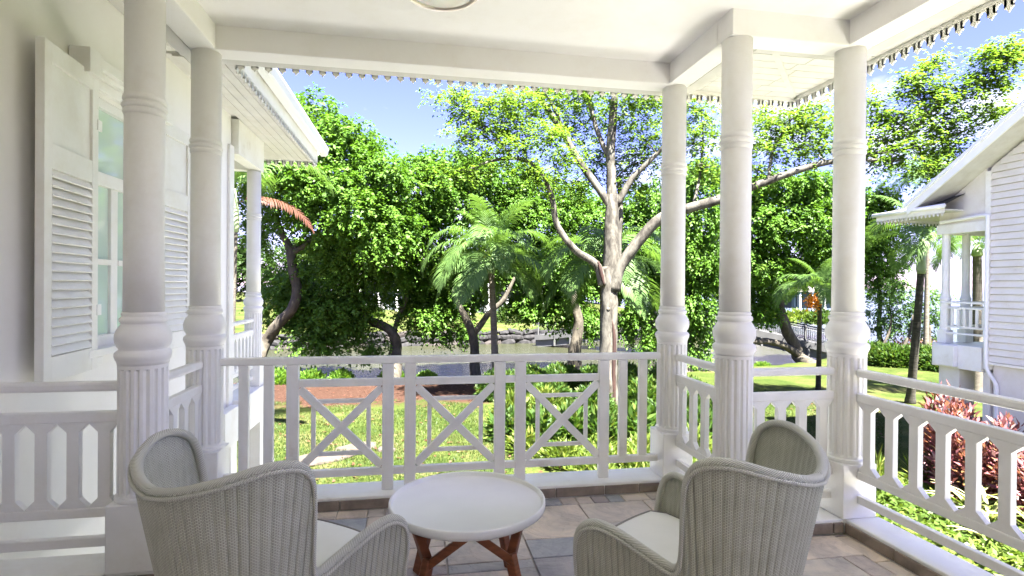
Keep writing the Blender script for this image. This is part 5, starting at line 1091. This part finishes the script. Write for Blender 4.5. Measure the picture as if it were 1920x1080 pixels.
# trees standing far behind the river
for k, (x_, D, w_, h, y0) in enumerate([(430, 95, 9, 13, 600), (560, 92, 9, 12, 600), (660, 98, 9, 13, 600), (770, 105, 8, 12, 600), (860, 100, 8, 12, 600), (960, 105, 8, 12, 600), (1060, 100, 9, 12, 600), (1160, 98, 8, 11, 600), (1260, 100, 8, 11, 600), (1350, 95, 8, 11, 600), (1430, 98, 7, 9, 600)]):
    p = px(x_, 590, D); r0 = np.random.default_rng(500 + k); t_ = thing('far_tree', (p[0], p[1], -2), 'distant tree far behind the river between nearer crowns, %s from the left' % ORD[k], 'tree', 'distant trees behind the river')
    mb = MB(); mb.tube([(p[0], p[1], -2.2), (p[0] + .3, p[1], h * .5)], [.4, .2], 8); mb.build('trunk', M['bark_brown'], t_, sm=True)
    lb = [(p[0] + r0.uniform(-.6, .6) * w_, p[1] + r0.uniform(-.4, .4) * w_, -2 + h * r0.uniform(.22, .85), w_ * r0.uniform(.28, .42), w_ * .35, h * r0.uniform(.13, .2)) for _ in range(12)]
    crown(t_, lobe_leaves(lb, 3.0, .5, .5, .5, False, 520 + k), M['leaf_far'], .6)
# ------------------------------------------------------------------ far houses across the river
def far_house(label, x_, D, wid, h, nwin, seed):
    p = px(x_, 590, D); t_ = thing('far_house', (p[0], p[1], -2.1), label, 'house', 'white houses across the river'); x0, y0 = p[0], p[1]; z0 = -2.3
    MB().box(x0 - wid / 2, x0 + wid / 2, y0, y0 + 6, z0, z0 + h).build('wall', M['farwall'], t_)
    MB().add([(x0 - wid / 2 - 1, y0 - 2.6, z0 + h), (x0 + wid / 2 + 1, y0 - 2.6, z0 + h), (x0 + wid / 2 + 1, y0 + 7, z0 + h), (x0 - wid / 2 - 1, y0 + 7, z0 + h), (x0 - wid / 4, y0 + 2, z0 + h + 2.4), (x0 + wid / 4, y0 + 2, z0 + h + 2.4)], [(0, 1, 5, 4), (1, 2, 5), (2, 3, 4, 5), (3, 0, 4), (3, 2, 1, 0)]).build('roof', M['farroof'], t_)
    st = wid / nwin
    for k in range(nwin):
        for fl_ in range(int(h // 2.8)):
            c = x0 - wid / 2 + st * (k + .5); zb = z0 + .3 + fl_ * 2.9
            w_ = MB().box(c - .62, c - .55, y0 - .05, y0 - .001, zb, zb + 2.1).box(c + .55, c + .62, y0 - .05, y0 - .001, zb, zb + 2.1).box(c - .549, c + .549, y0 - .05, y0 - .001, zb + 2.04, zb + 2.1).box(c - .03, c + .03, y0 - .045, y0 - .001, zb, zb + 2.039).build('window', M['paint'], t_)
            MB().box(c - .549, c + .549, y0 - .02, y0 - .0015, zb, zb + 2.039).build('pane', M['dglass'], w_)
    for k in range(nwin + 1): MB().box(x0 - wid / 2 + st * k - .14, x0 - wid / 2 + st * k + .14, y0 - 2.3, y0 - 2.05, z0 - .2, z0 + h - .01).build('porch_post', M['paint'], t_)
far_house('distant white house with porch posts seen left of the arching palm', 745, 72, 9, 5.8, 4, 1)
far_house('distant white house with dark doors behind the palm trunk', 945, 70, 9, 5.8, 4, 2)
far_house('low distant pavilion beyond the footbridge', 1530, 100, 10, 3.0, 4, 3)
# ------------------------------------------------------------------ stepping stones and grass blades
for k, (x, y, sx, sy, lab) in enumerate([(-2.3, 14.4, .75, .42, 'largest flat stone'), (-1.5, 15.4, .55, .35, 'second flat stone toward the river'), (-.75, 15.0, .25, .17, 'smallest flat stone'), (-2.9, 13.4, .6, .35, 'nearest flat stone')]):
    bm = bmesh.new(); bmesh.ops.create_icosphere(bm, subdivisions=3, radius=1); r0 = np.random.default_rng(600 + k); ph = r0.uniform(0, 6, 4)
    for v in bm.verts:
        c = np.array(v.co); a_ = math.atan2(c[1], c[0]); f = 1 + .12 * sin(3 * a_ + ph[0]) + .07 * sin(5 * a_ + ph[1]); v.co = Vector((c[0] * sx * f, c[1] * sy * f, np.sign(c[2]) * abs(c[2]) ** .35 * .07 + .012 * sin(c[0] * 5 + ph[2]) * cos(c[1] * 6)))
    me = bpy.data.meshes.new('stepping_stone'); bm.to_mesh(me); bm.free(); o = link('stepping_stone', me, M['slab'], loc=(x, y, float(ground_h(np.array(x), np.array(y))) + .012), rot=(0, 0, r0.uniform(-.5, .5))); tag(o, lab + ' lying in the lawn behind the crossed railing', 'stone', 'flat stones in the lawn')
r0 = np.random.default_rng(88); n = 150000
D_r = 8.5 + 18 * r0.random(n) ** 1.15; th = r0.uniform(-.52, .62, n); X = D_r * np.sin(YAW + th); Y = D_r * np.cos(YAW + th)
bk = bare_mask(X, Y) + .35 * np.sin(X * 1.7) * np.cos(Y * 2.3); k = (bk < .42) & (Y < bank_y(X) - .8) & ~((X > 2.6) & (X < 9.5) & (Y > 11.5) & (Y < 23)); X, Y = X[k], Y[k]; n = len(X)
pat = .5 + .3 * np.sin(X * .9 + 1) * np.cos(Y * .8) + .18 * np.sin(X * 2.7 + Y * 1.9)
me = leaves_mesh('grass', np.c_[X, Y, ground_h(X, Y) - .005], np.c_[r0.normal(size=(n, 2)) * .55, np.ones(n)], np.c_[r0.normal(size=(n, 2)), .3 * np.ones(n)], .085 * r0.uniform(.6, 1.4, n), .018, np.clip(pat + r0.normal(0, .2, n), 0, 1), mid=.3, fold=.05)
o = link('grass', me, M['grassb']); o['kind'] = 'stuff'

r0 = np.random.default_rng(91); n = 1500; D_r = r0.uniform(9, 26, n); th = r0.uniform(-.5, .6, n); X = D_r * np.sin(YAW + th); Y = D_r * np.cos(YAW + th); k = (Y < bank_y(X) - 1) & ((Y > 12.6) | (X > 8.5)); X, Y = X[k], Y[k]; n = len(X)
me = leaves_mesh('fallen_leaves', np.c_[X, Y, ground_h(X, Y) + .05], np.c_[r0.normal(size=(n, 2)), np.zeros(n)], np.c_[r0.normal(size=(n, 2)) * .3, np.ones(n)], .13 * r0.uniform(.6, 1.3, n), .07, r0.uniform(0, 1, n))
o = link('fallen_leaves', me, M['palm_dead']); o['kind'] = 'stuff'
